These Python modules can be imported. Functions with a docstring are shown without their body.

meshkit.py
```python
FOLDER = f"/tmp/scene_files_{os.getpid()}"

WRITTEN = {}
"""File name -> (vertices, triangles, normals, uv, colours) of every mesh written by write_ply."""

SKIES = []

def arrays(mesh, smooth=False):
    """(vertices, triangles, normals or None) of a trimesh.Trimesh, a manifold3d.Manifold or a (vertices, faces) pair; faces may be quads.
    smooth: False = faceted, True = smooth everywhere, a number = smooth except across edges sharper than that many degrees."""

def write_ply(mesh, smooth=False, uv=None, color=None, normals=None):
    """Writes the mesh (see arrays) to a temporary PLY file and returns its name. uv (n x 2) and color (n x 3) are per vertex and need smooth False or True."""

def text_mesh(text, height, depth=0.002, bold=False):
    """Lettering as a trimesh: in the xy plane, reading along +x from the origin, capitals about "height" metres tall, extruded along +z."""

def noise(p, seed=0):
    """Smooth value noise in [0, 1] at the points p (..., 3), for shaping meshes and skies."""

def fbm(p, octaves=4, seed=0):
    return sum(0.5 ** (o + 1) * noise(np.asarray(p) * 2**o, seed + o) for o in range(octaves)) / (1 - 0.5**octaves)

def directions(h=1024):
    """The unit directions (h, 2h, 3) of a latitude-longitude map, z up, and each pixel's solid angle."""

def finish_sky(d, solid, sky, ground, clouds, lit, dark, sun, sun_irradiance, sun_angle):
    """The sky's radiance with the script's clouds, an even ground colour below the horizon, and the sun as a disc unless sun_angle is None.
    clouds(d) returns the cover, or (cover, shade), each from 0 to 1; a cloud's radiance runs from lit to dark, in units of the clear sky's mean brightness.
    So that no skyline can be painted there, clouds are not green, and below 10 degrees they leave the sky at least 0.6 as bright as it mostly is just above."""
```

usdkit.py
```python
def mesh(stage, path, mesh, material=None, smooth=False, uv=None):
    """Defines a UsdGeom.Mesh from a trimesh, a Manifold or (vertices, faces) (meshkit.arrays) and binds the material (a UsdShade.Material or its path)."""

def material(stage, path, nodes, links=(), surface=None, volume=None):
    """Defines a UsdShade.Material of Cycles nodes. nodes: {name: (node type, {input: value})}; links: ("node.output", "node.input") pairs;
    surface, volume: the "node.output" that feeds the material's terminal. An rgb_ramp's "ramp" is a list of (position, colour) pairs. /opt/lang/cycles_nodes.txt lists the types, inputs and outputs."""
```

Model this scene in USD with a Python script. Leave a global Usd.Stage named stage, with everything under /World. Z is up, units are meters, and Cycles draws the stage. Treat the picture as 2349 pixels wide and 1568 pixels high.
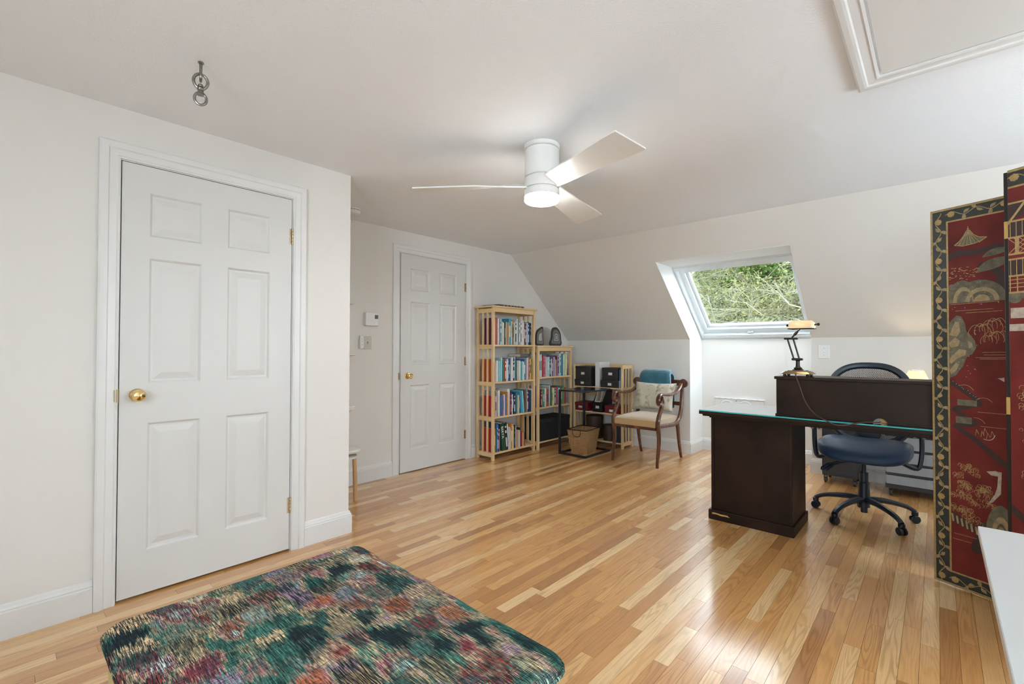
import math, random
import numpy as np
import trimesh
import usdkit, meshkit
from scipy.interpolate import CubicSpline
from shapely.geometry import Polygon, LineString, Point, box as sbox2, MultiPolygon
from shapely.ops import unary_union as _union
from shapely import affinity
from pxr import Usd, UsdGeom, UsdLux, UsdShade, Gf, Sdf, Vt



def unary_union(gs):
    return _union([g.buffer(0) for g in gs])


stage = Usd.Stage.CreateInMemory()
UsdGeom.SetStageUpAxis(stage, 'Z')
UsdGeom.SetStageMetersPerUnit(stage, 1.0)
UsdGeom.Xform.Define(stage, '/World')
UsdGeom.Scope.Define(stage, '/World/Looks')

# ------------------------------------------------------------------ camera, sky, daylight, exposure
EXPOSURE = 0.08
SKY = 3.3
WINDOW_LIGHT = 4.2
FAN_LAMP = 90.0
cam = UsdGeom.Camera.Define(stage, '/World/camera')
F_PX, YAW, PITCH, ROLL, EYE_Z = 1075.0, math.radians(42.221), math.radians(.841), math.radians(.123), 1.1714
fw = np.array([math.cos(YAW) * math.cos(PITCH), math.sin(YAW) * math.cos(PITCH), math.sin(PITCH)])
rt = np.array([math.sin(YAW), -math.cos(YAW), 0.0])
up = np.cross(rt, fw)
rt, up = rt * math.cos(ROLL) + up * math.sin(ROLL), -rt * math.sin(ROLL) + up * math.cos(ROLL)
cam.AddTransformOp().Set(Gf.Matrix4d(*rt, 0, *up, 0, *(-fw), 0, 0, 0, EYE_Z, 1))
cam.CreateHorizontalApertureAttr(36.0)
cam.CreateVerticalApertureAttr(36.0 * 1568 / 2349)
cam.CreateFocalLengthAttr(36.0 * F_PX / 2349)
cam.CreateClippingRangeAttr(Gf.Vec2f(0.02, 500))
cam.CreateExposureAttr(EXPOSURE)

dome = UsdLux.DomeLight.Define(stage, '/World/sky_light')
dome.CreateIntensityAttr(SKY)
dome.CreateColorAttr(Gf.Vec3f(.90, .98, 1.08))


def daylight(name, pos, look, w, h, strength, color=(1, 1, 1)):
    """Sky light entering through a window of the room that lies behind the camera."""
    L = UsdLux.RectLight.Define(stage, '/World/' + name)
    L.CreateWidthAttr(w), L.CreateHeightAttr(h), L.CreateIntensityAttr(strength), L.CreateColorAttr(Gf.Vec3f(*color))
    z = -np.array(look, float); z /= np.linalg.norm(z)
    x = np.cross([0, 0, 1.0], z); x /= np.linalg.norm(x); y = np.cross(z, x)
    L.AddTransformOp().Set(Gf.Matrix4d(*x, 0, *y, 0, *z, 0, *pos, 1))


daylight('rear_window_daylight', (-1.86, -.5, 1.45), (1, 0, 0), 2.0, 1.1, 1.55 * WINDOW_LIGHT, (.86, .96, 1.09))
daylight('side_window_daylight', (2.8, -2.16, 1.35), (0, 1, 0), 2.0, 1.0, 1.0 * WINDOW_LIGHT, (.86, .96, 1.09))

# ------------------------------------------------------------------ helpers: colours and materials


def srgb(h):
    h = h.lstrip('#')
    v = np.array([int(h[i:i + 2], 16) for i in (0, 2, 4)]) / 255.0
    return tuple(np.where(v <= .04045, v / 12.92, ((v + .055) / 1.055) ** 2.4))


MATS = {}


def mat(name, nodes, links=(), surface='p.BSDF'):
    if name not in MATS:
        MATS[name] = usdkit.material(stage, '/World/Looks/' + name, nodes, links, surface=surface)
    return MATS[name]


def plain(name, color, rough=.5, metallic=0.0, coat=0.0, spec=.5, bump=0.0, bscale=200.0, sheen=0.0, coat_rough=.05, vary=0.0, vscale=6.0, **kw):
    """One colour with faint mottling and fine relief."""
    if name in MATS:
        return MATS[name]
    c = srgb(color) if isinstance(color, str) else tuple(color)
    n = {'p': ('principled_bsdf', dict(base_color=c, roughness=rough, metallic=metallic, coat_weight=coat, coat_roughness=coat_rough, specular_ior_level=spec, sheen_weight=sheen, **kw))}
    l = []
    if bump or vary:
        n['g'] = ('geometry', {})
    if bump:
        n['bn'] = ('noise_texture', dict(scale=bscale, detail=3.0))
        n['b'] = ('bump', dict(strength=bump, distance=.002))
        l += [('g.position', 'bn.vector'), ('bn.fac', 'b.height'), ('b.normal', 'p.normal')]
    if vary:
        n['vn'] = ('noise_texture', dict(scale=vscale, detail=4.0))
        n['r'] = ('rgb_ramp', dict(ramp=[(.25, tuple(x * (1 - vary) for x in c)), (.75, tuple(min(1, x * (1 + vary)) for x in c))]))
        l += [('g.position', 'vn.vector'), ('vn.fac', 'r.fac'), ('r.color', 'p.base_color')]
    return mat(name, n, l)


def wood(name, light, dark, axis='x', scale=1.0, rough=.4, coat=.15, amount=1.0, rings=26.0):
    """Straight-grained wood with contour figure running along axis."""
    if name in MATS:
        return MATS[name]
    s = dict(x=(1.0, 11.0, 11.0), y=(11.0, 1.0, 11.0), z=(11.0, 11.0, 1.0))[axis]
    s = tuple(v * scale for v in s)
    lo, da = (srgb(light) if isinstance(light, str) else light), (srgb(dark) if isinstance(dark, str) else dark)
    n = {'g': ('geometry', {}), 'm': ('mapping', dict(scale=s)), 'n': ('noise_texture', dict(scale=1.3, detail=3.0, roughness=.5)),
         'k': ('math', dict(math_type='multiply', value2=rings)), 's': ('math', dict(math_type='sine')), 'mr': ('map_range', dict(from_min=-1.0, from_max=1.0)),
         'f': ('noise_texture', dict(scale=14.0, detail=4.0)), 'a': ('math', dict(math_type='multiply_add', value2=.55, value3=0.0)),
         'r': ('rgb_ramp', dict(ramp=[(.2, lo), (.95, tuple(l_ + (d_ - l_) * amount for l_, d_ in zip(lo, da)))])),
         'p': ('principled_bsdf', dict(roughness=rough, coat_weight=coat, coat_roughness=.12))}
    l = [('g.position', 'm.vector'), ('m.vector', 'n.vector'), ('m.vector', 'f.vector'), ('n.fac', 'k.value1'), ('k.value', 's.value1'), ('s.value', 'mr.value'),
         ('mr.result', 'a.value1'), ('f.fac', 'a.value3'), ('a.value', 'r.fac'), ('r.color', 'p.base_color')]
    return mat(name, n, l)


def glow(name, color, strength):
    return mat(name, {'e': ('emission', dict(color=color, strength=strength))}, surface='e.emission')


wall_paint = plain('wall_paint', (.745, .720, .680), .62, bump=.12, bscale=260, spec=.3)
ceil_paint = plain('ceiling_paint', (.865, .895, .93), .8, bump=.55, bscale=120, spec=.2)
trim_paint = plain('trim_paint', (.74, .735, .72), .32, spec=.45)
door_paint = plain('door_paint', (.68, .672, .65), .38, spec=.45, bump=.05, bscale=150)
brass = plain('brass', (.83, .62, .28), .16, 1.0)
old_brass = plain('aged_brass', (.48, .38, .24), .3, 1.0)
nickel = plain('grey_metal', (.27, .26, .235), .38, 1.0, vary=.25, vscale=60)
black_metal = plain('dark_metal', (.018, .019, .026), .35, .3, spec=.5)
white_plastic = plain('white_plastic', (.80, .80, .79), .35)
grey_plastic = plain('screen_grey', (.14, .15, .14), .3)
almond = plain('almond_plastic', (.56, .56, .50), .4)
dark_gap = plain('dark_gap', (.03, .025, .02), .9)
pine = wood('pine_wood', '#ecd3a6', '#dab47e', 'z', 1.0, .42, .12, .8, 16)
pine_h = wood('pine_wood_flat', '#ecd5aa', '#dcb884', 'x', 1.0, .42, .12, .8, 16)
pine_y = wood('pine_wood_cross', '#ecd3a6', '#dab47e', 'y', 1.0, .42, .12, .8, 16)
espresso = plain('espresso_wood', (.021, .0105, .0062), .48, bump=.05, bscale=90, spec=.16, vary=.35, vscale=5)
mahogany = wood('mahogany_wood', '#84513a', '#4c2818', 'z', 1.6, .28, .5, 1.0, 18)

# ------------------------------------------------------------------ helpers: geometry
cat = trimesh.util.concatenate


def bx(x0, x1, y0, y1, z0, z1, bevel=0.0):
    if bevel <= 0:
        m = trimesh.creation.box((abs(x1 - x0), abs(y1 - y0), abs(z1 - z0)))
        m.apply_translation(((x0 + x1) / 2, (y0 + y1) / 2, (z0 + z1) / 2))
        return m
    h = np.array([abs(x1 - x0), abs(y1 - y0), abs(z1 - z0)]) / 2
    b = min(bevel, h.min() * .9)
    pts = []
    for sx in (-1, 1):
        for sy in (-1, 1):
            for sz in (-1, 1):
                s = np.array([sx, sy, sz])
                for k in range(3):
                    q = h - b
                    q[k] = h[k]
                    pts.append(s * q)
    m = trimesh.convex.convex_hull(np.array(pts))
    m.apply_translation(((x0 + x1) / 2, (y0 + y1) / 2, (z0 + z1) / 2))
    return m


def hexa(p):
    return trimesh.convex.convex_hull(np.array(p, float))


def extrude(poly, depth):
    geoms = list(poly.geoms) if hasattr(poly, 'geoms') else [poly]
    return cat([trimesh.creation.extrude_polygon(g, depth, engine='earcut') for g in geoms if g.geom_type == 'Polygon' and g.area > 1e-9])


def frame_map(m, o, ex, ey, ez):
    """Places a mesh built in local axes at o with the axes ex, ey, ez."""
    M = np.eye(4)
    M[:3, 0], M[:3, 1], M[:3, 2], M[:3, 3] = ex, ey, ez, o
    m = m.copy()
    m.apply_transform(M)
    if np.linalg.det(M[:3, :3]) < 0:
        m.invert()
    return m


def prism_xz(poly, y0, y1):
    return frame_map(extrude(poly, y1 - y0), (0, y1, 0), (1, 0, 0), (0, 0, 1), (0, -1, 0))


def prism_yz(poly, x0, x1):
    return frame_map(extrude(poly, x1 - x0), (x0, 0, 0), (0, 1, 0), (0, 0, 1), (1, 0, 0))


def spline(pts, n=24):
    p = np.asarray(pts, float)
    if len(p) < 3:
        return np.array([p[0] + (p[-1] - p[0]) * t for t in np.linspace(0, 1, max(2, n))])
    d = np.r_[0, np.cumsum(np.linalg.norm(np.diff(p, axis=0), axis=1))]
    return CubicSpline(d, p)(np.linspace(0, d[-1], n))


def sweep(path, section, side=None, scale=None):
    """Closed, capped sweep of a 2-D section (a along side, b along the normal) on a polyline. side: fixed axis, else carried along."""
    P = np.asarray(path, float)
    T = np.gradient(P, axis=0)
    T /= np.linalg.norm(T, axis=1, keepdims=True) + 1e-12
    S = np.asarray(section, float)
    n, k = len(P), len(S)
    A, B = np.zeros((n, 3)), np.zeros((n, 3))
    if side is not None:
        for i in range(n):
            a = np.asarray(side, float) - T[i] * np.dot(side, T[i])
            A[i] = a / np.linalg.norm(a)
            B[i] = np.cross(T[i], A[i])
    else:
        a = np.array([0, 0, 1.0]) if abs(T[0][2]) < .9 else np.array([1.0, 0, 0])
        for i in range(n):
            a = a - T[i] * np.dot(a, T[i])
            a /= np.linalg.norm(a)
            A[i], B[i] = a, np.cross(T[i], a)
    sc = np.ones((n, 2)) if scale is None else np.asarray(scale, float).reshape(n, -1) * np.ones((n, 2))
    V = (P[:, None] + A[:, None] * (S[None, :, :1] * sc[:, None, :1]) + B[:, None] * (S[None, :, 1:] * sc[:, None, 1:])).reshape(-1, 3)
    f = []
    for i in range(n - 1):
        for j in range(k):
            a0, b0 = i * k + j, i * k + (j + 1) % k
            f += [(a0, b0, b0 + k), (a0, b0 + k, a0 + k)]
    c0, c1 = len(V), len(V) + 1
    V = np.vstack([V, P[:1], P[-1:]])
    for j in range(k):
        f += [(c0, (j + 1) % k, j), (c1, (n - 1) * k + j, (n - 1) * k + (j + 1) % k)]
    m = trimesh.Trimesh(V, f, process=False)
    if m.volume < 0:
        m.invert()
    return m


def circ(r, n=10):
    a = np.arange(n) * 2 * np.pi / n
    return np.c_[np.cos(a), np.sin(a)] * r


def rrect(w, h, c=.25):
    b = min(w, h) * c
    return np.array([(-w / 2 + b, -h / 2), (w / 2 - b, -h / 2), (w / 2, -h / 2 + b), (w / 2, h / 2 - b), (w / 2 - b, h / 2), (-w / 2 + b, h / 2), (-w / 2, h / 2 - b), (-w / 2, -h / 2 + b)])


def tube(pts, r, n=8, smooth=0):
    return sweep(spline(pts, smooth) if smooth else pts, circ(r, n))


def rod(a, b, r, n=10, r2=None):
    a, b = np.array(a, float), np.array(b, float)
    return sweep(np.array([a, b]), circ(1, n), scale=[[r, r], [r2 or r, r2 or r]])


def lathe(profile, n=32, c=(0, 0, 0), axis='z'):
    """profile: (r, z) from bottom to top."""
    pr = np.array(profile, float)
    a = np.arange(n) * 2 * np.pi / n
    V = np.stack([pr[:, 0][:, None] * np.cos(a), pr[:, 0][:, None] * np.sin(a), np.broadcast_to(pr[:, 1][:, None], (len(pr), n))], -1).reshape(-1, 3)
    f = []
    for i in range(len(pr) - 1):
        for j in range(n):
            a0, b0 = i * n + j, i * n + (j + 1) % n
            f += [(a0, b0, b0 + n), (a0, b0 + n, a0 + n)]
    k = len(V)
    V = np.vstack([V, [[0, 0, pr[0, 1]], [0, 0, pr[-1, 1]]]])
    for j in range(n):
        f += [(k, (j + 1) % n, j), (k + 1, (len(pr) - 1) * n + j, (len(pr) - 1) * n + (j + 1) % n)]
    m = trimesh.Trimesh(V, f, process=False)
    if axis == 'x':
        m.apply_transform(trimesh.transformations.rotation_matrix(np.pi / 2, (0, 1, 0)))
    if axis == 'y':
        m.apply_transform(trimesh.transformations.rotation_matrix(-np.pi / 2, (1, 0, 0)))
    m.apply_translation(c)
    return m


def ball(c, r, s=(1, 1, 1), sub=2):
    m = trimesh.creation.icosphere(sub, 1.0)
    m.apply_scale(np.array(s) * r)
    m.apply_translation(c)
    return m


def torus(c, R, r, n=24, k=8, axis=(0, 0, 1), arc=1.0, stretch=(1, 1)):
    a = np.linspace(0, 2 * np.pi * arc, n + 1)
    z = np.array(axis, float); z /= np.linalg.norm(z)
    x = np.cross([0, 1.0, 0] if abs(z[1]) < .9 else [1.0, 0, 0], z); x /= np.linalg.norm(x)
    y = np.cross(z, x)
    P = np.array(c) + R * (np.cos(a)[:, None] * x * stretch[0] + np.sin(a)[:, None] * y * stretch[1])
    return sweep(P, circ(r, k), side=z)


def superpad(cx, cy, cz, sx, sy, sz, e=4.0, ez=2.4, nu=36, nv=14):
    """A rounded cushion: superellipse in plan (power e), softer in section."""
    u = np.arange(nu) * 2 * np.pi / nu
    v = np.linspace(-np.pi / 2, np.pi / 2, nv)
    sg = lambda t, p: np.sign(t) * np.abs(t) ** (2 / p)
    V = np.stack([sx / 2 * sg(np.cos(v), ez)[:, None] * sg(np.cos(u), e)[None], sy / 2 * sg(np.cos(v), ez)[:, None] * sg(np.sin(u), e)[None], np.broadcast_to(sz / 2 * sg(np.sin(v), ez)[:, None], (nv, nu))], -1).reshape(-1, 3)
    f = []
    for i in range(nv - 1):
        for j in range(nu):
            a0, b0 = i * nu + j, i * nu + (j + 1) % nu
            f += [(a0, b0, b0 + nu), (a0, b0 + nu, a0 + nu)]
    m = trimesh.Trimesh(V + np.array([cx, cy, cz]), f, process=False)
    return m


# ------------------------------------------------------------------ helpers: scene tree
NAMES = {}


def path_for(parent, name):
    k = (str(parent), name)
    i = NAMES.get(k, 0)
    NAMES[k] = i + 1
    return f'{parent}/{name}' + (f'_{i:03d}' if i else '')


def keys(prim, **kw):
    for k, v in kw.items():
        if v:
            prim.SetCustomDataByKey(k, v)


class Thing:
    def __init__(s, name, label=None, category=None, loc=(0, 0, 0), rz=0.0, group=None, kind=None, exact=None):
        s.path = exact or path_for('/World', name)
        s.loc, s.rz = np.array(loc, float), rz
        x = UsdGeom.Xform.Define(stage, s.path)
        x.AddTranslateOp().Set(Gf.Vec3d(*map(float, loc)))
        if rz:
            x.AddRotateZOp().Set(float(rz))
        s.prim = x.GetPrim()
        keys(s.prim, label=label, category=category, group=group, kind=kind)

    def part(s, name, mesh, material, smooth=30, label=None, under=None, kind=None, tone=None):
        """mesh in world axes when the thing is not turned, else in the thing's own axes; under: the part this is a piece of."""
        m = trimesh.Trimesh(mesh.vertices, mesh.faces, process=False)
        if not s.rz:
            m.apply_translation(-s.loc)
        p = path_for(under or s.path, name)
        g = usdkit.mesh(stage, p, m, material, smooth=smooth)
        keys(g.GetPrim(), label=label, kind=kind)
        if tone is not None:
            UsdGeom.PrimvarsAPI(g).CreatePrimvar('tone', Sdf.ValueTypeNames.Color3fArray, 'vertex').Set(Vt.Vec3fArray.FromNumpy(np.asarray(tone, np.float32)))
        return p


def solo(name, mesh, material, label, category, group=None, smooth=30, kind=None):
    p = path_for('/World', name)
    g = usdkit.mesh(stage, p, mesh, material, smooth=smooth)
    keys(g.GetPrim(), label=label, category=category, group=group, kind=kind)
    return p


def struct(name, mesh, material, label=None, smooth=False):
    g = usdkit.mesh(stage, '/World/' + name, mesh, material, smooth=smooth)
    keys(g.GetPrim(), kind='structure', label=label)
    return '/World/' + name


# ------------------------------------------------------------------ the room
Y1, Y2, X3, X4, X5, ZC, ZK = 2.793, 3.732, 4.09, 5.242, 5.60, 2.284, 1.284
XR, YR = -1.7, -2.0                                   # rear and side wall behind the camera
RY0, RY1 = .890, 2.060                                # the window recess
slope_t = np.array([X4 - X3, 0, ZK - ZC]); SL = np.linalg.norm(slope_t); slope_t /= SL
slope_n = np.array([ZC - ZK, 0, X4 - X3]) / SL


def on_slope(s, y, d):
    return np.array([X3, 0, ZC]) + slope_t * s + slope_n * d + np.array([0, y, 0])


def slope_box(s0, s1, y0, y1, d0, d1):
    return hexa([on_slope(s, y, d) for s in (s0, s1) for y in (y0, y1) for d in (d0, d1)])


# doors' openings
D1 = (.385, 1.157, 2.040)
D2 = (2.545, 3.368, 2.066)
DG = .012
hole = lambda d: sbox2(d[0] - DG, -.1, d[1] + DG, d[2] + DG)
struct('wall_left', prism_xz(sbox2(XR, 0, 1.527, ZC).difference(hole(D1)), Y1, Y1 + .11), wall_paint)
struct('wall_closet', bx(1.417, 1.527, Y1 + .11, Y2, 0, ZC), wall_paint)
zs = lambda x: ZC - (x - X3) * (ZC - ZK) / (X4 - X3)
struct('wall_far', prism_xz(Polygon([(XR, 0), (X4, 0), (X4, ZK), (X3, ZC), (XR, ZC)]).difference(hole(D2)), Y2, Y2 + .12), wall_paint)
struct('wall_window', cat([prism_xz(Polygon([(X4, ZK), (X4 + .12, ZK), tuple(on_slope(SL, 0, .245)[[0, 2]])]), YR, RY0 - .1), prism_xz(Polygon([(X4, ZK), (X4 + .12, ZK), tuple(on_slope(SL, 0, .245)[[0, 2]])]), RY1 + .1, Y2 + .12), bx(X4, X4 + .12, YR, RY0, 0, ZK), bx(X4, X4 + .12, RY1, Y2 + .12, 0, ZK)]), wall_paint)
cheek = Polygon([(X4 + .12, 0), (X5 + .1, 0), (X5 + .1, ZK + .006), (X5, ZK + .006), tuple(on_slope(SL, 0, .245)[[0, 2]]), (X4, ZK), (X4 + .12, ZK)])
struct('wall_recess', cat([bx(X5, X5 + .1, RY0, RY1, 0, ZK + .003), prism_xz(cheek, RY1, RY1 + .1), prism_xz(cheek, RY0 - .1, RY0)]), wall_paint)
s_head = (X4 - X3) and (ZC - 2.035) / (ZC - ZK) * SL
reveal_paint = plain('reveal_paint', (.84, .855, .85), .5, spec=.3)
lining = Polygon([(X4, 0), (X5, 0), (X5, ZK), (4.752, 2.035), (4.378, 2.035), (X4, ZK)])
struct('wall_reveal', cat([prism_xz(lining, RY1 - .003, RY1 - .0004), prism_xz(lining, RY0 + .0004, RY0 + .003), bx(4.381, 4.752, RY0 + .003, RY1 - .003, 2.031, 2.0346)]), reveal_paint)
struct('ceiling_slope', cat([slope_box(0, SL, YR, RY0, 0, .245), slope_box(0, SL, RY1, Y2 + .12, 0, .245),
                             hexa([on_slope(s, y, d) for s, d in ((0, 0), (s_head, 0), (0, .245)) for y in (RY0, RY1)] + [(4.752, y, 2.035) for y in (RY0, RY1)] + [on_slope(.60, y, .245) for y in (RY0, RY1)])]), wall_paint)
struct('ceiling', bx(XR - .1, X3 + .16, YR - .1, Y2 + .12, ZC, ZC + .12), ceil_paint)
W2 = sbox2(-1.5, .90, .5, 2.0)
struct('wall_rear', prism_yz(sbox2(YR - .1, 0, Y2 + .12, ZC).difference(W2), XR - .1, XR), wall_paint)
W3 = sbox2(1.8, .85, 3.8, 1.85)
struct('wall_right', prism_xz(Polygon([(XR - .1, 0), (X4 + .12, 0), (X4 + .12, ZK), (X3, ZC), (XR - .1, ZC)]).difference(W3), YR - .1, YR), wall_paint)
# dark space behind the second door
struct('wall_hallway', cat([bx(D2[0] - .15, D2[1] + .15, Y2 + .7, Y2 + .75, 0, 2.3), bx(D2[0] - .2, D2[0] - .15, Y2 + .12, Y2 + .75, 0, 2.3), bx(D2[1] + .15, D2[1] + .2, Y2 + .12, Y2 + .75, 0, 2.3),
                            bx(D2[0] - .2, D2[1] + .2, Y2 + .12, Y2 + .75, 2.2, 2.3), bx(D2[0] - .2, D2[1] + .2, Y2 + .12, Y2 + .75, -.05, 0)]), wall_paint)

glass_pane = mat('window_glass', {'f': ('layer_weight', dict(blend=.5)), 'pw': ('math', dict(math_type='power', value2=4.0)), 'ma': ('math', dict(math_type='multiply_add', value2=.6, value3=.03)), 't': ('transparent_bsdf', dict(color=(.96, .985, .98))), 'g': ('glossy_bsdf', dict(color=(1, 1, 1), roughness=.02)), 'm': ('mix_closure', {})},
                 [('f.facing', 'pw.value1'), ('pw.value', 'ma.value1'), ('ma.value', 'm.fac'), ('t.BSDF', 'm.closure1'), ('g.BSDF', 'm.closure2')], surface='m.closure')

# windows behind the camera
for wn, (u0, v0, u1, v1), along in (('window_2', W2.bounds, 'y'), ('window_3', W3.bounds, 'x')):
    t = Thing(wn, kind='structure', exact='/World/' + wn)
    def wb(a0, a1, z0, z1, d0, d1):
        return bx(XR - .1 + d0, XR - .1 + d1, a0, a1, z0, z1) if along == 'y' else bx(a0, a1, YR - .1 + d0, YR - .1 + d1, z0, z1)
    t.part('window_frame', cat([wb(u0, u0 + .05, v0, v1, .01, .09), wb(u1 - .05, u1, v0, v1, .01, .09), wb(u0 + .05, u1 - .05, v0, v0 + .05, .01, .09), wb(u0 + .05, u1 - .05, v1 - .05, v1, .01, .09)]), trim_paint, False)
    for f in (1 / 3, 2 / 3):
        t.part('mullion', wb(u0 + (u1 - u0) * f - .02, u0 + (u1 - u0) * f + .02, v0 + .05, v1 - .05, .02, .07), trim_paint, False)
    for k in range(3):
        a, b = u0 + (u1 - u0) * k / 3 + (.05 if k == 0 else .02), u0 + (u1 - u0) * (k + 1) / 3 - (.05 if k == 2 else .02)
        t.part('pane', wb(a, b, v0 + .05, v1 - .05, .04, .045), glass_pane, False)

# ---- oak floor: strips run along x
ROW = .0572
plank_mat = mat('oak_strip', {
    'g': ('geometry', {}), 'at': ('attribute', dict(attribute='tone')), 'sp': ('separate_xyz', {}),
    'off': ('vector_math', dict(math_type='multiply', vector2=(3.0, 41.0, 67.0))),
    'ad': ('vector_math', dict(math_type='add')), 'm': ('mapping', dict(scale=(.9, 11.0, 1.0))),
    'n': ('noise_texture', dict(scale=1.0, detail=2.0, roughness=.45)), 'k': ('math', dict(math_type='multiply', value2=120.0)), 's': ('math', dict(math_type='sine')),
    'mr': ('map_range', dict(from_min=-.2, from_max=1.0, clamp=True)),
    'm2': ('mapping', dict(scale=(6.0, 260.0, 1.0))), 'f': ('noise_texture', dict(scale=1.0, detail=3.0)), 'fr': ('map_range', dict(from_min=.45, from_max=.75, clamp=True)),
    'm3': ('mapping', dict(scale=(2.2, 9.0, 1.0))), 'd': ('noise_texture', dict(scale=1.0, detail=4.0)), 'dr': ('map_range', dict(from_min=.60, from_max=.80, to_max=.55, clamp=True)),
    'r': ('rgb_ramp', dict(ramp=[(0, (.42, .18, .055)), (.25, (.58, .28, .088)), (.55, (.71, .375, .128)), (.8, (.80, .485, .200)), (1.0, (.88, .62, .33))])),
    'c1': ('mix', dict(mix_type='multiply', color2=(.60, .50, .42))), 'wz': ('math', dict(math_type='multiply_add', value2=.52, value3=.12)), 'w1': ('math', dict(math_type='multiply')),
    'c2': ('mix', dict(mix_type='multiply', color2=(.72, .64, .56))), 'w2': ('math', dict(math_type='multiply', value2=.55)),
    'c3': ('mix', dict(mix_type='multiply', color2=(.62, .50, .40))),
    'bm': ('bump', dict(strength=.12, distance=.0006)), 'p': ('principled_bsdf', dict(roughness=.38, specular_ior_level=.6, coat_weight=.9, coat_roughness=.17, coat_ior=1.75))},
    [('at.vector', 'off.vector1'), ('g.position', 'ad.vector1'), ('off.vector', 'ad.vector2'), ('ad.vector', 'm.vector'), ('m.vector', 'n.vector'), ('n.fac', 'k.value1'), ('k.value', 's.value1'), ('s.value', 'mr.value'),
     ('ad.vector', 'm2.vector'), ('m2.vector', 'f.vector'), ('f.fac', 'fr.value'), ('ad.vector', 'm3.vector'), ('m3.vector', 'd.vector'), ('d.fac', 'dr.value'),
     ('at.vector', 'sp.vector'), ('sp.x', 'r.fac'), ('r.color', 'c1.color1'), ('mr.result', 'w1.value1'), ('sp.z', 'wz.value1'), ('wz.value', 'w1.value2'), ('w1.value', 'c1.fac'), ('c1.color', 'c2.color1'), ('fr.result', 'w2.value1'), ('w2.value', 'c2.fac'),
     ('c2.color', 'c3.color1'), ('dr.result', 'c3.fac'), ('c3.color', 'p.base_color'), ('f.fac', 'bm.height'), ('bm.normal', 'p.normal')])
floor = Thing('floor', kind='structure', exact='/World/floor')
floor.part('subfloor', bx(XR, X5, YR, Y2 + .12, -.06, -.012), dark_gap, False)
rng = random.Random(11)


def to_px(P):
    d = np.asarray(P, float) - np.array([0, 0, EYE_Z])
    z = d @ fw
    return np.stack([2349 / 2 + F_PX * (d @ rt) / np.maximum(z, .05), 1568 / 2 - F_PX * (d @ up) / np.maximum(z, .05)], -1), z


def shown_area(x0, x1, y0, y1):
    """How large a strip of floor shows in the photograph (used only to choose the 300 planks that stand as single parts)."""
    q, z = to_px([(a, b, 0) for a in np.linspace(x0, x1, 5) for b in (y0, y1)])
    if z.max() < .2:
        return 0.0
    ok = (z > .2) & (q[:, 0] > -40) & (q[:, 0] < 2389) & (q[:, 1] < 1608)
    return float(ok.mean()) * (x1 - x0) * (y1 - y0) / max(.3, float(np.median(z[ok])) ** 3 if ok.any() else 1e9)


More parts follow.
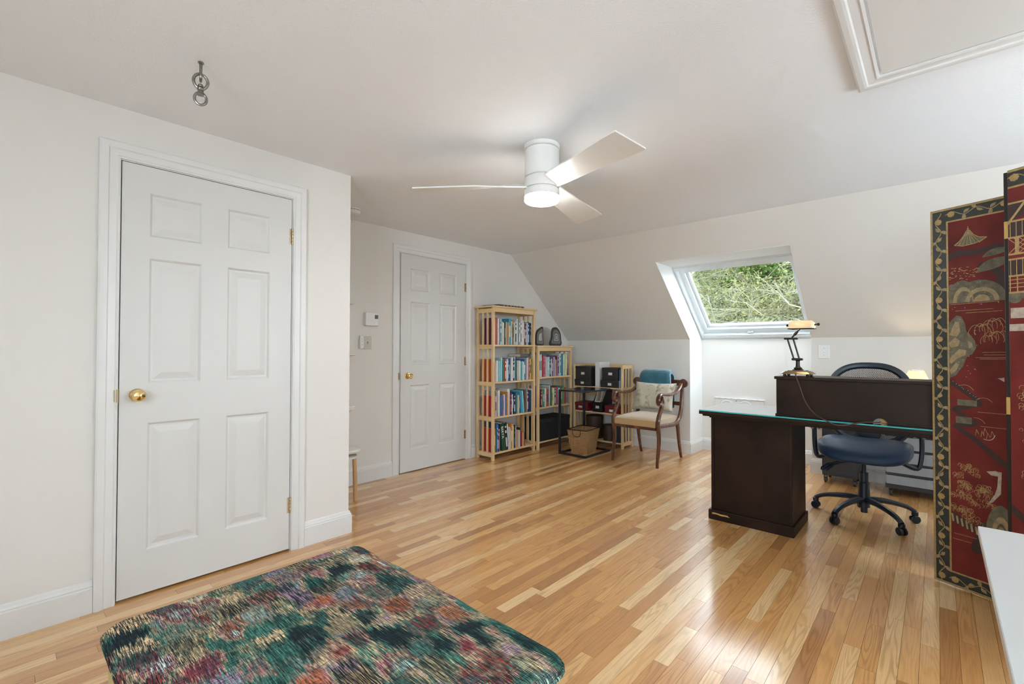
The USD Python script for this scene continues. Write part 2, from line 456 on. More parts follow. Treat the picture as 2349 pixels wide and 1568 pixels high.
planks = []
nrow = int(math.ceil((Y2 + .02 - YR) / ROW))
for r in range(nrow):
    y0 = YR + r * ROW
    y1 = min(y0 + ROW, Y2 + .06)
    yc = (y0 + y1) / 2
    xe = X5 if RY0 + .01 < yc < RY1 - .01 else X4 + .03
    xs = XR
    x = xs + rng.uniform(-.8, -.05)
    while x < xe:
        ln = rng.choice((.3, .42, .55, .7, .85, 1.0, 1.2)) * rng.uniform(.85, 1.15)
        a, b = max(x, xs), min(x + ln, xe)
        if xe - b < .12:
            b = xe
        if b - a > .02:
            u = rng.random()
            tone = rng.gauss(.50, .21) if u < .80 else rng.uniform(.02, .26) if u < .88 else rng.uniform(.82, 1.0)
            planks.append((a, b, y0, y1, min(1, max(0, tone)), rng.random(), rng.random()))
        x = b if b == xe else x + ln
planks.sort(key=lambda p: -shown_area(*p[:4]))


def plank_mesh(p):
    e = .00045
    m = bx(p[0] + e, p[1] - e, p[2] + e, p[3] - e, -.012, 0)
    return m, np.tile([p[4], p[5], p[6]], (8, 1))


for p in planks[:300]:
    m, c = plank_mesh(p)
    floor.part('plank', m, plank_mat, False, tone=c)
rest = [plank_mesh(p) for p in planks[300:]]
floor.part('far_planks', cat([m for m, _ in rest]), plank_mat, False, kind='stuff', tone=np.vstack([c for _, c in rest]))

def cap_faces(profile):
    v, f = trimesh.creation.triangulate_polygon(Polygon(profile), engine='earcut')
    near = np.array([int(np.argmin(((profile - q) ** 2).sum(1))) for q in v])
    return near[f]


# ---- baseboards: moulded profile (outwards, up)
BB = np.array([(0, 0), (.016, 0), (.016, .108), (.012, .112), (.013, .118), (.009, .126), (.006, .136), (.002, .141), (0, .141)])


def baseboard(name, a, b, out, m0=0.0, m1=0.0):
    """From a to b along the wall, standing out along out; m0, m1: the mitre at each end (+1 outside corner, -1 inside corner, 0 square)."""
    a, b, out = np.array([*a, 0.0]), np.array([*b, 0.0]), np.array([*out, 0.0])
    t = (b - a) / np.linalg.norm(b - a)
    V = np.array([a + out * o + np.array([0, 0, z]) - t * o * m0 for o, z in BB] + [b + out * o + np.array([0, 0, z]) + t * o * m1 for o, z in BB])
    k = len(BB)
    f = []
    for j in range(k):
        j2 = (j + 1) % k
        f += [(j, j2, k + j2), (j, k + j2, k + j)]
    cap = cap_faces(BB)
    f += [tuple(c) for c in cap] + [tuple(c[::-1] + k) for c in cap]
    m = trimesh.Trimesh(V, f, process=False)
    m.fix_normals()
    return m


def bb(name, pieces):
    struct('baseboard_' + name, cat([baseboard('', *p) for p in pieces]), trim_paint)


bb('left', [((XR, Y1), (.302, Y1), (0, -1)), ((1.240, Y1), (1.527, Y1), (0, -1), 0, 1)])
bb('closet', [((1.527, Y1), (1.527, Y2), (1, 0), 1, 0)])
bb('far', [((1.543, Y2), (2.462, Y2), (0, -1)), ((3.452, Y2), (X4, Y2), (0, -1))])
bb('window', [((X4, Y2), (X4, RY1), (-1, 0), 0, 1), ((X4, RY0), (X4, YR), (-1, 0), 1, 0)])
bb('recess', [((X4, RY1), (X5, RY1), (0, -1), 1, 0), ((X5, RY1), (X5, RY0), (-1, 0)), ((X5, RY0), (X4, RY0), (0, 1), 0, 1)])

# ---- door casings (trim) with jambs
CAS = np.array([(.004, 0), (.004, .011), (.012, .0135), (.016, .010), (.042, .0135), (.047, .019), (.056, .021), (.072, .021), (.079, .017), (.079, 0)])


def casing_frame(x0, x1, z1, y, z0=0.0):
    """Mitred moulding up one side of a door, across its head and down the other; it stands out towards -y."""
    R = []
    for o, h in CAS:
        R.append([(x0 - o, y - h, z0), (x0 - o, y - h, z1 + o), (x1 + o, y - h, z1 + o), (x1 + o, y - h, z0)])
    R = np.array(R)
    k = len(CAS)
    V = R.transpose(1, 0, 2).reshape(-1, 3)
    f = []
    for i in range(3):
        for j in range(k):
            j2 = (j + 1) % k
            f += [(i * k + j, i * k + j2, (i + 1) * k + j2), (i * k + j, (i + 1) * k + j2, (i + 1) * k + j)]
    cap = cap_faces(CAS)
    f += [tuple(c) for c in cap] + [tuple(c[::-1] + 3 * k) for c in cap]
    m = trimesh.Trimesh(V, f, process=False)
    m.fix_normals()
    return m


def door_trim(name, d, y, depth):
    x0, x1, z1 = d
    t = Thing(name, kind='structure', exact='/World/' + name)
    t.part('casing', casing_frame(x0 - .003, x1 + .003, z1 + .003, y), trim_paint, 20)
    t.part('jamb', cat([bx(x0 - DG, x0 - .0035, y, y + depth, 0, z1 + DG), bx(x1 + .0035, x1 + DG, y, y + depth, 0, z1 + DG), bx(x0 - .0035, x1 + .0035, y, y + depth, z1 + .0035, z1 + DG)]), trim_paint, False)
    t.part('stop', cat([bx(x0 - .0035, x0 + .012, y + .040, y + .052, 0, z1), bx(x1 - .012, x1 + .0035, y + .040, y + .052, 0, z1), bx(x0, x1, y + .040, y + .052, z1 - .012, z1 + .0035)]), trim_paint, False)


door_trim('trim_1', D1, Y1, .11)
door_trim('trim_2', D2, Y2, .12)

PX = [(.137, .417), (.570, .847)]
PZ = [(.100, .396), (.489, .784), (.835, .938)]


def make_door(name, x1, y, w, z0, h, rz, knob_h, knob, knob_style):
    """Six-panel door hung on its +x edge; local axes: hinge line at the origin, the leaf runs to -w, its face at y = 0 looking to -y."""
    t = Thing(name, kind='structure', exact='/World/' + name, loc=(x1, y, 0), rz=rz or 1e-4)
    rects = [(-w + w * a, -w + w * b, z0 + h * c, z0 + h * d) for c, d in PZ for a, b in PX]
    slab = sbox2(-w, z0, 0, z0 + h)
    for r in rects:
        slab = slab.difference(sbox2(r[0], r[2], r[1], r[3]))
    m = prism_xz(slab, 0, .035)
    back = bx(-w + .002, -.002, .020, .033, z0 + .002, z0 + h - .002)
    t.part('slab', cat([m, back]), door_paint, False)
    for r in rects:
        prof = [(0, 0), (.0035, .0025), (.010, .0095), (.016, .0100), (.020, .0100), (.046, .0030), (.050, .0022)]
        rings = []
        for i, dpt in prof:
            rings.append([(r[0] + i, dpt, r[2] + i), (r[1] - i, dpt, r[2] + i), (r[1] - i, dpt, r[3] - i), (r[0] + i, dpt, r[3] - i)])
        V = np.array(rings).reshape(-1, 3)
        f = []
        for i in range(len(prof) - 1):
            for j in range(4):
                a0, b0 = i * 4 + j, i * 4 + (j + 1) % 4
                f += [(a0, b0, b0 + 4), (a0, b0 + 4, a0 + 4)]
        q = (len(prof) - 1) * 4
        f += [(q, q + 1, q + 2), (q, q + 2, q + 3)]
        t.part('panel', trimesh.Trimesh(V, f, process=False), door_paint, False)
    kx = -w + knob
    t.part('rosette', lathe([(.031, 0), (.031, .004), (.026, .009), (.012, .011)], 28, axis='y').apply_transform(trimesh.transformations.rotation_matrix(np.pi, (0, 0, 1))).apply_translation((kx, 0, knob_h)), brass)
    if knob_style == 'egg':
        prof = [(.011, .009), (.011, .022), (.018, .026), (.026, .034), (.0285, .044), (.027, .054), (.021, .062), (.010, .066), (.002, .067)]
    else:
        prof = [(.010, .009), (.010, .020), (.016, .024), (.014, .030), (.020, .036), (.025, .046), (.024, .056), (.017, .062), (.014, .0605), (.008, .0605), (.002, .062)]
    t.part('knob', lathe(prof, 32, axis='y').apply_transform(trimesh.transformations.rotation_matrix(np.pi, (0, 0, 1))).apply_translation((kx, 0, knob_h)), brass)
    for hz in ((.263, 1.825) if knob_style == 'egg' else (.263, 1.04, 1.825)):
        k = t.part('hinge', cat([lathe([(.0055, i * .0182 + .0008), (.0055, i * .0182 + .0174)], 10, (.003, -.005, hz - .0455)) for i in range(5)]), old_brass)
        t.part('hinge_leaf', bx(-.012, .0015, -.0008, .001, hz - .045, hz + .045), old_brass, False, under=k)
    return t


make_door('door_1', D1[1], Y1, D1[1] - D1[0], .012, D1[2] - .012, 0, .950, .066, 'egg')
make_door('door_2', D2[1], Y2 - .001, D2[1] - D2[0], .008, D2[2] - .008, 1.1, .915, .080, 'ring')
tp = Thing('strike_plate', 'small curved brass strike plate on the casing beside the larger closet door', 'strike plate', (D1[0] - .006, Y1 - .011, .93))
tp.part('plate', prism_xz(Point(D1[0] - .003, .952).buffer(.031, 12).intersection(sbox2(D1[0] - .02, .9, D1[0] - .004, 1.0)), Y1 - .013, Y1 - .0108), old_brass, False)
tp = Thing('strike_plate', 'small brass strike plate on the casing of the far door', 'strike plate', (D2[0] - .006, Y2 - .011, .91))
tp.part('plate', prism_xz(sbox2(D2[0] - .020, .882, D2[0] - .004, .945), Y2 - .0150, Y2 - .0110), old_brass, False)

# ---- attic hatch in the ceiling
HX0, HX1, HY0, HY1 = .95, 2.385, -.62, .160
struct('trim_3', frame_map(casing_frame(0, HX1 - HX0, HY1 - HY0, 0, 0), (HX0, HY0, ZC), (1, 0, 0), (0, 0, 1.0), (0, 1, 0)), trim_paint)
struct('trim_4', frame_map(casing_frame(0, HX1 - HX0, 0.0, 0, -.003), (HX1, HY0, ZC), (-1, 0, 0), (0, 0, 1.0), (0, -1, 0)), trim_paint)
hatch = Thing('attic_hatch', 'flat white attic hatch panel set in the ceiling inside moulded trim', 'hatch', ((HX0 + HX1) / 2, (HY0 + HY1) / 2, ZC))
hatch.part('hatch_panel', bx(HX0 + .004, HX1 - .004, HY0 + .004, HY1 - .004, ZC - .006, ZC - .0005), trim_paint, False)

# ---- skylight window in the slope
win = Thing('window_1', kind='structure', exact='/World/window_1')
def bars(s0, s1, y0, y1, ws, wy, d0, d1, wt=None):
    wt = wt or ws
    return cat([slope_box(s0, s0 + wt, y0, y1, d0, d1), slope_box(s1 - ws, s1, y0, y1, d0, d1), slope_box(s0 + wt, s1 - ws, y0, y0 + wy, d0, d1), slope_box(s0 + wt, s1 - ws, y1 - wy, y1, d0, d1)])
sash_paint = plain('window_paint', (.70, .74, .755), .35, spec=.5)
win.part('window_frame', bars(.655, 1.806, RY0 - .03, RY1 + .03, .072, .060, .245, .300), sash_paint, False)
win.part('frame_lip', bars(.690, 1.775, RY0 + .012, RY1 - .020, .022, .012, .238, .246), sash_paint, False)
win.part('sash', bars(.735, 1.738, RY0 + .034, RY1 - .036, .062, .050, .285, .345, .060), sash_paint, False)
win.part('glazing_bead', bars(.790, 1.680, RY0 + .080, RY1 - .088, .030, .028, .318, .352), sash_paint, False)
win.part('vent_bar', slope_box(.745, .780, RY0 + .06, RY1 - .06, .268, .290), sash_paint, False)
for yv in (1.70, 1.30):
    win.part('vent_clip', slope_box(.742, .752, yv, yv + .075, .258, .270), sash_paint, False)
win.part('latch', cat([slope_box(1.715, 1.728, 1.49, 1.545, .262, .290), slope_box(1.705, 1.716, 1.49, 1.505, .258, .270)]), sash_paint, False)
win.part('pane', slope_box(.80, 1.67, RY0 + .09, RY1 - .10, .338, .343), glass_pane, False)
win.part('flashing', bars(.50, 1.95, RY0 - .15, RY1 + .15, .16, .14, .30, .36), plain('roof_flashing', (.12, .12, .12), .5), False)

# ------------------------------------------------------------------ outdoors, seen through the skylight
rng = random.Random(5)
nr = np.random.default_rng(7)


def prisms(seg, sides=3):
    """Many tapered sticks as one mesh. seg: rows of p0 (3), p1 (3), r0, r1."""
    s = np.asarray(seg, float)
    a, b, r0, r1 = s[:, :3], s[:, 3:6], s[:, 6], s[:, 7]
    t = b - a
    t /= np.linalg.norm(t, axis=1, keepdims=True) + 1e-9
    x = np.cross(t, np.where(np.abs(t[:, 2:]) < .9, [0, 0, 1.0], [1.0, 0, 0]))
    x /= np.linalg.norm(x, axis=1, keepdims=True) + 1e-9
    y = np.cross(t, x)
    an = np.arange(sides) * 2 * np.pi / sides
    ring = np.cos(an)[None, :, None] * x[:, None] + np.sin(an)[None, :, None] * y[:, None]
    V = np.concatenate([a[:, None] + ring * r0[:, None, None], b[:, None] + ring * r1[:, None, None]], 1).reshape(-1, 3)
    base = np.arange(len(s))[:, None] * 2 * sides
    f = []
    for j in range(sides):
        k = (j + 1) % sides
        f += [np.c_[base + j, base + k, base + sides + k], np.c_[base + j, base + sides + k, base + sides + j]]
    return trimesh.Trimesh(V, np.vstack(f), process=False)


def leaf_quads(P, size, droop=.3):
    n = len(P)
    d = nr.normal(size=(n, 3)); d[:, 2] -= droop; d /= np.linalg.norm(d, axis=1, keepdims=True)
    w = np.cross(d, nr.normal(size=(n, 3))); w /= np.linalg.norm(w, axis=1, keepdims=True)
    s = size * nr.uniform(.6, 1.4, (n, 1))
    V = np.stack([P, P + d * s * .5 + w * s * .28, P + d * s, P + d * s * .5 - w * s * .28], 1).reshape(-1, 3)
    i = np.arange(n)[:, None] * 4
    return trimesh.Trimesh(V, np.vstack([i + [0, 1, 2], i + [0, 2, 3]]), process=False)


def grow(base, height, spread, levels, r0, up_bias):
    big, twig, tips = [], [], []

    def go(p, d, ln, r, lv):
        n = 4 if lv < levels else 3
        pts = [p]
        for i in range(n):
            d = d + nr.normal(size=3) * (.10 + .07 * lv) + np.array([0, 0, up_bias if lv < 3 else -.05])
            d /= np.linalg.norm(d)
            q = p + d * ln / n
            ra, rb = r * (1 - .5 * i / n), r * (1 - .5 * (i + 1) / n)
            (big if lv < 2 else twig).append((*p, *q, ra, rb))
            p = q
            pts.append(p)
        if lv >= levels:
            tips.extend(pts[1:])
            return
        for c in range((7, 6, 5, 5)[lv] if lv < 4 else 4):
            k = rng.uniform(.25, 1.0) if lv else rng.uniform(.3, 1.0)
            i = min(n - 1, int(k * n))
            o = pts[i] + (pts[i + 1] - pts[i]) * (k * n - i)
            e = nr.normal(size=3) * np.array([1, 1, .45])
            e = d * .5 + e / np.linalg.norm(e) * spread
            e /= np.linalg.norm(e)
            go(o, e, ln * rng.uniform(.42, .66), r * .5, lv + 1)

    go(np.array(base, float), np.array([rng.uniform(-.1, .1), rng.uniform(-.1, .1), 1.0]), height, r0, 0)
    return big, twig, np.array(tips)


GZ = -2.9
def leafy(name, c, back, rough=.6):
    return mat(name, {'d': ('diffuse_bsdf', dict(color=c)), 't': ('translucent_bsdf', dict(color=back)), 'm': ('mix_closure', dict(fac=.4))}, [('d.BSDF', 'm.closure1'), ('t.BSDF', 'm.closure2')], surface='m.closure')


bark_pale = plain('bark_pale', (.21, .20, .145), .85)
bark_dark = plain('bark_dark', (.09, .08, .06), .9)
twig_mat = plain('twig_bark', (.13, .125, .08), .85)
buds = leafy('spring_leaves', (.125, .132, .062), (.12, .135, .048))
green = leafy('evergreen_leaves', (.040, .078, .020), (.040, .082, .014))
blue_green = leafy('spruce_needles', (.040, .075, .066), (.03, .065, .045))
solo('hill', prism_xz(Polygon([(8, GZ - .5), (60, GZ - .5), (60, GZ + 6.0), (36, GZ + 5.8), (24, GZ + 3.2), (14, GZ + .6), (8, GZ)]), -40, 50), plain('dry_grass', (.12, .125, .10), .95, vary=.3, vscale=.8), 'pale dry grass bank rising beyond the skylight', 'hill', kind='structure', smooth=False)
for i, (x, y, h, kind) in enumerate(((13.0, 5.6, 7.2, 'b'), (14.0, 3.7, 8.0, 'b'), (16.5, 6.8, 8.5, 'b'), (18.0, 4.6, 8.5, 'b'), (12.2, 2.9, 6.6, 'p'), (17.0, 2.9, 7.5, 'b'), (21.0, 8.2, 9.0, 'b'), (22.0, 5.6, 8.6, 'b'))):
    big, twig, tips = grow((x, y, GZ + max(0, (x - 14) * .2)), h * .62, 1.15, 4, .09 if kind == 'b' else .07, .06)
    lab = ('pale-barked young tree with few leaves, in front of the others outside' if kind == 'p' else
           ('bare twiggy tree with fresh yellow-green buds beyond the skylight, ' + ('nearest the window', 'nearest the pale-barked one', 'tall one behind the nearest', 'middle of the thicket', '', 'beside the evergreens', 'far back at the thicket edge', 'far back behind the middle')[i]))
    t = Thing('bare_tree', lab, 'tree', (x, y, GZ + max(0, (x - 14) * .2)), group='spring trees beyond the skylight')
    t.part('trunk', prisms(big, 6), bark_pale if kind == 'p' else (bark_dark if i % 3 == 1 else bark_pale))
    t.part('twigs', prisms(twig, 3), twig_mat, False, kind='stuff')
    sel = tips[nr.integers(0, len(tips), 9000 if kind == 'b' else 1200)] + nr.normal(size=(9000 if kind == 'b' else 1200, 3)) * .16
    t.part('leaves', leaf_quads(sel, .085), buds, False, kind='stuff')


def evergreen(label, x, y, z0, h, rad, material, n, cone):
    t = Thing('evergreen_tree', label, 'tree', (x, y, z0), group='evergreens beyond the skylight')
    t.part('trunk', prisms([(x, y, z0, x, y, z0 + h * .95, .16, .03)], 7), bark_dark)
    P = nr.random((n, 3))
    zz = .15 + .85 * P[:, 0] ** .8
    a = P[:, 1] * 2 * np.pi
    lob = .72 + .28 * np.sin(a * 5 + zz * 17) * np.sin(zz * 31 + a * 2)
    rr = rad * lob * (np.clip(1.08 - zz, 0, 1) if cone else np.sqrt(np.clip(1 - (2 * zz - 1.05) ** 2, 0.02, 1))) * P[:, 2] ** .45
    t.part('foliage', leaf_quads(np.c_[x + rr * np.cos(a), y + rr * np.sin(a), z0 + zz * h], .24), material, False, kind='stuff')


evergreen('broad green evergreen tree at the outer edge of the skylight view', 20.0, 3.6, GZ + 1.2, 8.2, 2.6, green, 20000, False)
evergreen('blue-green spruce standing furthest off behind the broad green evergreen', 27.0, 5.2, GZ + 2.6, 8.2, 3.0, blue_green, 20000, True)
evergreen('dull green evergreen behind the bare trees in the middle of the skylight', 28.0, 9.6, GZ + 2.6, 6.4, 3.4, green, 20000, False)
evergreen('wide dull green evergreen standing furthest off, in line with the skylight middle', 34.0, 8.6, GZ + 4.6, 7.6, 4.4, green, 20000, False)
evergreen('tall blue-green spruce behind the bare trees at the inner skylight edge', 30.0, 11.4, GZ + 2.6, 8.0, 3.4, blue_green, 20000, True)

# ------------------------------------------------------------------ ceiling fan, detector, hook
FX, FY = 2.0046, 1.6004
fan_white = plain('fan_white', (.78, .775, .75), .42)
fan = Thing('ceiling_fan', 'white three-bladed ceiling fan with a lit round lamp under its drum', 'ceiling fan', (FX, FY, ZC))
fan.part('canopy', lathe([(.094, 2.262), (.098, 2.266), (.098, 2.284)], 48, (FX, FY, 0)), fan_white)
fan.part('motor_housing', cat([lathe([(.088, 2.2575), (.088, 2.262)], 48, (FX, FY, 0)), lathe([(.090, 2.109), (.0945, 2.113), (.0945, 2.255), (.0935, 2.2575)], 48, (FX, FY, 0)), lathe([(.086, 2.103), (.086, 2.110)], 48, (FX, FY, 0))]), fan_white)
fan.part('rotor', cat([lathe([(.0945, 2.047), (.0955, 2.049), (.0955, 2.100), (.0935, 2.104)], 48, (FX, FY, 0)), lathe([(.087, 2.041), (.087, 2.048)], 48, (FX, FY, 0))]), fan_white)
fan.part('lamp_ring', lathe([(.0955, 2.004), (.0955, 2.038), (.093, 2.042)], 48, (FX, FY, 0)), fan_white)
fan.part('lamp_lens', lathe([(.02, 1.972), (.070, 1.9725), (.088, 1.975), (.0955, 1.982), (.0955, 2.004)], 48, (FX, FY, 0)), glow('fan_lamp_light', (1.0, .99, .96), FAN_LAMP))
for ang in (131, 251, 11):
    a = math.radians(ang)
    er, et = np.array([math.cos(a), math.sin(a), 0]), np.array([-math.sin(a), math.cos(a), 0])
    pts = []
    NR, NT = 22, 12
    for i in range(NR):
        r = .060 + (.695 - .060) * i / (NR - 1)
        f = i / (NR - 1)
        w = .088 + (.176 - .088) * min(1, f * 1.15) ** .8
        pitch = math.radians(31 - 18.5 * min(1, f * 2.2))
        zc = 2.070 - .022 * f
        for j in range(NT):
            v = (j / (NT - 1) - .5) * w
            pts.append(np.array([FX, FY, zc]) + er * r + et * v * math.cos(pitch) - np.array([0, 0, 1]) * v * math.sin(pitch))
    P = np.array(pts)
    top, bot = P + np.array([0, 0, .0035]), P - np.array([0, 0, .0035])
    V = np.vstack([top, bot]); n = NR * NT
    f = []
    for i in range(NR - 1):
        for j in range(NT - 1):
            q = i * NT + j
            f += [(q, q + NT, q + NT + 1), (q, q + NT + 1, q + 1), (n + q, n + q + NT + 1, n + q + NT), (n + q, n + q + 1, n + q + NT + 1)]
    rim = [(i, 0) for i in range(NR)] + [(NR - 1, j) for j in range(1, NT)] + [(i, NT - 1) for i in range(NR - 2, -1, -1)] + [(0, j) for j in range(NT - 2, 0, -1)]
    rim = [i * NT + j for i, j in rim]
    for q, k in zip(rim, rim[1:] + rim[:1]):
        f += [(q, n + q, n + k), (q, n + k, k)]
    m = trimesh.Trimesh(V, f, process=False); m.fix_normals()
    fan.part('blade', m, fan_white, 40)

DX, DY = 1.900, 3.450
det = Thing('smoke_detector', 'round white smoke detector on the ceiling, half hidden by the closet corner', 'smoke detector', (DX, DY, ZC))
det.part('base', lathe([(.066, ZC - .012), (.068, ZC - .010), (.068, ZC)], 40, (DX, DY, 0)), white_plastic)
det.part('vent_ring', lathe([(.058, ZC - .018), (.058, ZC - .010)], 40, (DX, DY, 0)), grey_plastic)
det.part('cover', lathe([(.018, ZC - .046), (.045, ZC - .044), (.058, ZC - .038), (.064, ZC - .026), (.065, ZC - .0165)], 40, (DX, DY, 0)), white_plastic)
for k in range(14):
    a = k * 2 * math.pi / 14
    det.part('rib', bx(-.003, .003, .0555, .0655, ZC - .017, ZC - .011).apply_transform(trimesh.transformations.rotation_matrix(a, (0, 0, 1))).apply_translation((DX, DY, 0)), white_plastic, False)

KX, KY = .524, 2.115
hook = Thing('swivel_hook', 'grey steel eye bolt with a double-ring swivel hanging from the ceiling', 'hook', (KX, KY, ZC))
side = np.array([KY, -KX, 0]) / math.hypot(KX, KY)
view = np.array([KX, KY, 0]) / math.hypot(KX, KY)
o = np.array([KX, KY, 0])
hook.part('eye_bolt', cat([lathe([(.0095, ZC - .006), (.0105, ZC - .003), (.0105, ZC)], 6, o), rod(o + [0, 0, ZC - .045], o + [0, 0, ZC], .0055), torus(o + [0, 0, ZC - .058], .0155, .005, 20, 8, side)]), nickel)
ring = [o + [0, 0, ZC - .078] + side * .0225 * math.cos(t) + np.array([0, 0, .026]) * math.sin(t) for t in np.linspace(-2.2, 5.34 - 1.0 + .0, 30)]
hook.part('swivel_ring', sweep(np.array([o + np.array([0, 0, ZC - .076]) + side * .0235 * math.cos(t) * (1 - .12 * max(0, -math.sin(t))) + np.array([0, 0, .029]) * math.sin(t) for t in np.linspace(0, 2 * np.pi, 33)]), circ(.0055, 8), side=view), nickel)
hook.part('swivel_pin', cat([ball(o + [0, 0, ZC - .092], .0095, (1, 1, .75)), lathe([(.012, ZC - .121), (.0085, ZC - .112), (.0085, ZC - .1125), (.011, ZC - .110), (.0125, ZC - .104), (.009, ZC - .097)], 16, o)]), nickel)
hook.part('lower_ring', cat([sweep(np.array([o + np.array([0, 0, ZC - .143]) + side * .0195 * math.cos(t) + np.array([0, 0, .0235]) * math.sin(t) for t in np.linspace(0, 2 * np.pi, 33)]), circ(.005, 8), side=view), lathe([(.015, ZC - .128), (.011, ZC - .119), (.0085, ZC - .112)], 14, o)]), nickel)

# ------------------------------------------------------------------ small things on the walls
t = Thing('thermostat', 'white wall thermostat with a small grey display', 'thermostat', (2.236, Y2, 1.43))
t.part('backplate', bx(2.170, 2.306, Y2 - .012, Y2, 1.374, 1.490, .002), white_plastic, False)
t.part('cover', bx(2.172, 2.262, Y2 - .034, Y2 - .012, 1.372, 1.489, .004), white_plastic, False)
t.part('body', bx(2.262, 2.304, Y2 - .026, Y2 - .012, 1.376, 1.487, .002), white_plastic, False)
t.part('display', bx(2.266, 2.298, Y2 - .0268, Y2 - .0258, 1.436, 1.470), grey_plastic, False)
t = Thing('remote_control', 'slim white remote control in a wall cradle beside the light switch', 'remote control', (2.14, Y2, 1.226))
t.part('cradle', bx(2.120, 2.163, Y2 - .014, Y2, 1.170, 1.240, .002), white_plastic, False)
t.part('handset', bx(2.123, 2.160, Y2 - .030, Y2 - .014, 1.172, 1.284, .003), white_plastic, False)
for z in (1.255, 1.235, 1.205):
    t.part('button', lathe([(.005, 0), (.005, .0012)], 12, axis='y').apply_transform(trimesh.transformations.rotation_matrix(np.pi, (0, 0, 1))).apply_translation((2.1415, Y2 - .030, z)), plain('button_blue', (.45, .60, .68), .4))
t = Thing('light_switch', 'almond toggle switch plate below the thermostat', 'light switch', (2.209, Y2, 1.222))
t.part('plate', bx(2.173, 2.246, Y2 - .006, Y2, 1.164, 1.279, .002), almond, False)
t.part('toggle', cat([bx(2.204, 2.214, Y2 - .0068, Y2 - .006, 1.210, 1.235), bx(2.206, 2.212, Y2 - .016, Y2 - .006, 1.222, 1.230)]), plain('toggle_ivory', (.42, .41, .35), .4), False)
for z in (1.190, 1.253):
    t.part('screw', lathe([(.003, 0), (.003, .0006)], 10, axis='y').apply_transform(trimesh.transformations.rotation_matrix(np.pi, (0, 0, 1))).apply_translation((2.209, Y2 - .006, z)), nickel)
t = Thing('wall_plate', 'large white cable wall plate with a centre jack by the window recess', 'wall plate', (X4, .789, 1.152))
t.part('plate', bx(X4 - .008, X4, .746, .835, 1.087, 1.215, .003), white_plastic, False)
t.part('jack', lathe([(.010, 0), (.010, .002), (.0055, .003), (.0055, .012), (.002, .0125)], 16, axis='x').apply_transform(trimesh.transformations.rotation_matrix(np.pi, (0, 0, 1))).apply_translation((X4 - .008, .790, 1.151)), white_plastic)
for z in (1.118, 1.184):
    t.part('screw', lathe([(.003, 0), (.003, .0008)], 10, axis='x').apply_transform(trimesh.transformations.rotation_matrix(np.pi, (0, 0, 1))).apply_translation((X4 - .008, .790, z)), nickel)
t = Thing('wall_heater', 'low white wall panel with two arched white cables under the skylight', 'wall panel', (X5, 1.645, .5))
t.part('panel_body', bx(X5 - .028, X5, 1.392, 1.898, .36, .612, .003), trim_paint, False)
t.part('top_rail', bx(X5 - .034, X5, 1.386, 1.904, .612, .624, .002), trim_paint, False)
for y in (1.765, 1.570):
    t.part('cable_arch', sweep(np.array([(X5 - .040, y + .062 * math.cos(a), .545 + .048 * math.sin(a)) for a in np.linspace(0, np.pi, 18)]), circ(.005, 8)), white_plastic)
t.part('screw', lathe([(.006, 0), (.006, .002)], 12, axis='x').apply_transform(trimesh.transformations.rotation_matrix(np.pi, (0, 0, 1))).apply_translation((X5 - .028, 1.668, .595)), nickel)

# white tiered pole stand behind the closet corner
SX, SY = 1.788, 3.335
gloss_white = plain('gloss_white', (.74, .74, .70), .3)
t = Thing('tiered_stand', 'white pole with three rounded shelves on wooden legs behind the closet corner', 'pole stand', (SX, SY, 0))
t.part('pole', lathe([(.020, .40), (.020, 1.62), (.012, 1.63)], 20, (SX, SY, 0)), gloss_white)
for z, r, th in ((.735, .074, .045), (1.128, .074, .016), (1.526, .070, .022)):
    t.part('shelf_disc', lathe([(r * .55, z - th), (r * .9, z - th * .6), (r, z - .004), (r * .98, z), (.0, z)], 28, (SX, SY, 0)), gloss_white)
t.part('seat', lathe([(.085, .384), (.112, .388), (.115, .398), (.110, .412), (.07, .420), (.0, .422)], 32, (SX, SY, 0)), gloss_white)
t.part('foot_shelf', lathe([(.060, .345), (.076, .348), (.076, .360), (.06, .363)], 28, (SX, SY - .03, 0)), gloss_white)
birch = wood('birch_leg', '#d9b488', '#c49a6a', 'z', 1, .45, .1, .7)
for dx, dy in ((.088, -.010), (-.03, -.088), (-.075, .05), (.03, .088)):
    t.part('leg', sweep(np.array([(SX + dx * .86, SY + dy * .86, .39), (SX + dx, SY + dy, 0)]), rrect(.030, .024), side=(1, 0, 0)), birch)

# ------------------------------------------------------------------ bookcases
BEAM = dict(tall=(3.500, 4.195, 3.440, 3.700, (1.216, .821, .454, .079), 1.628), mid=(4.222, 4.900, 3.420, 3.700, (.842, .490, .093), 1.212))


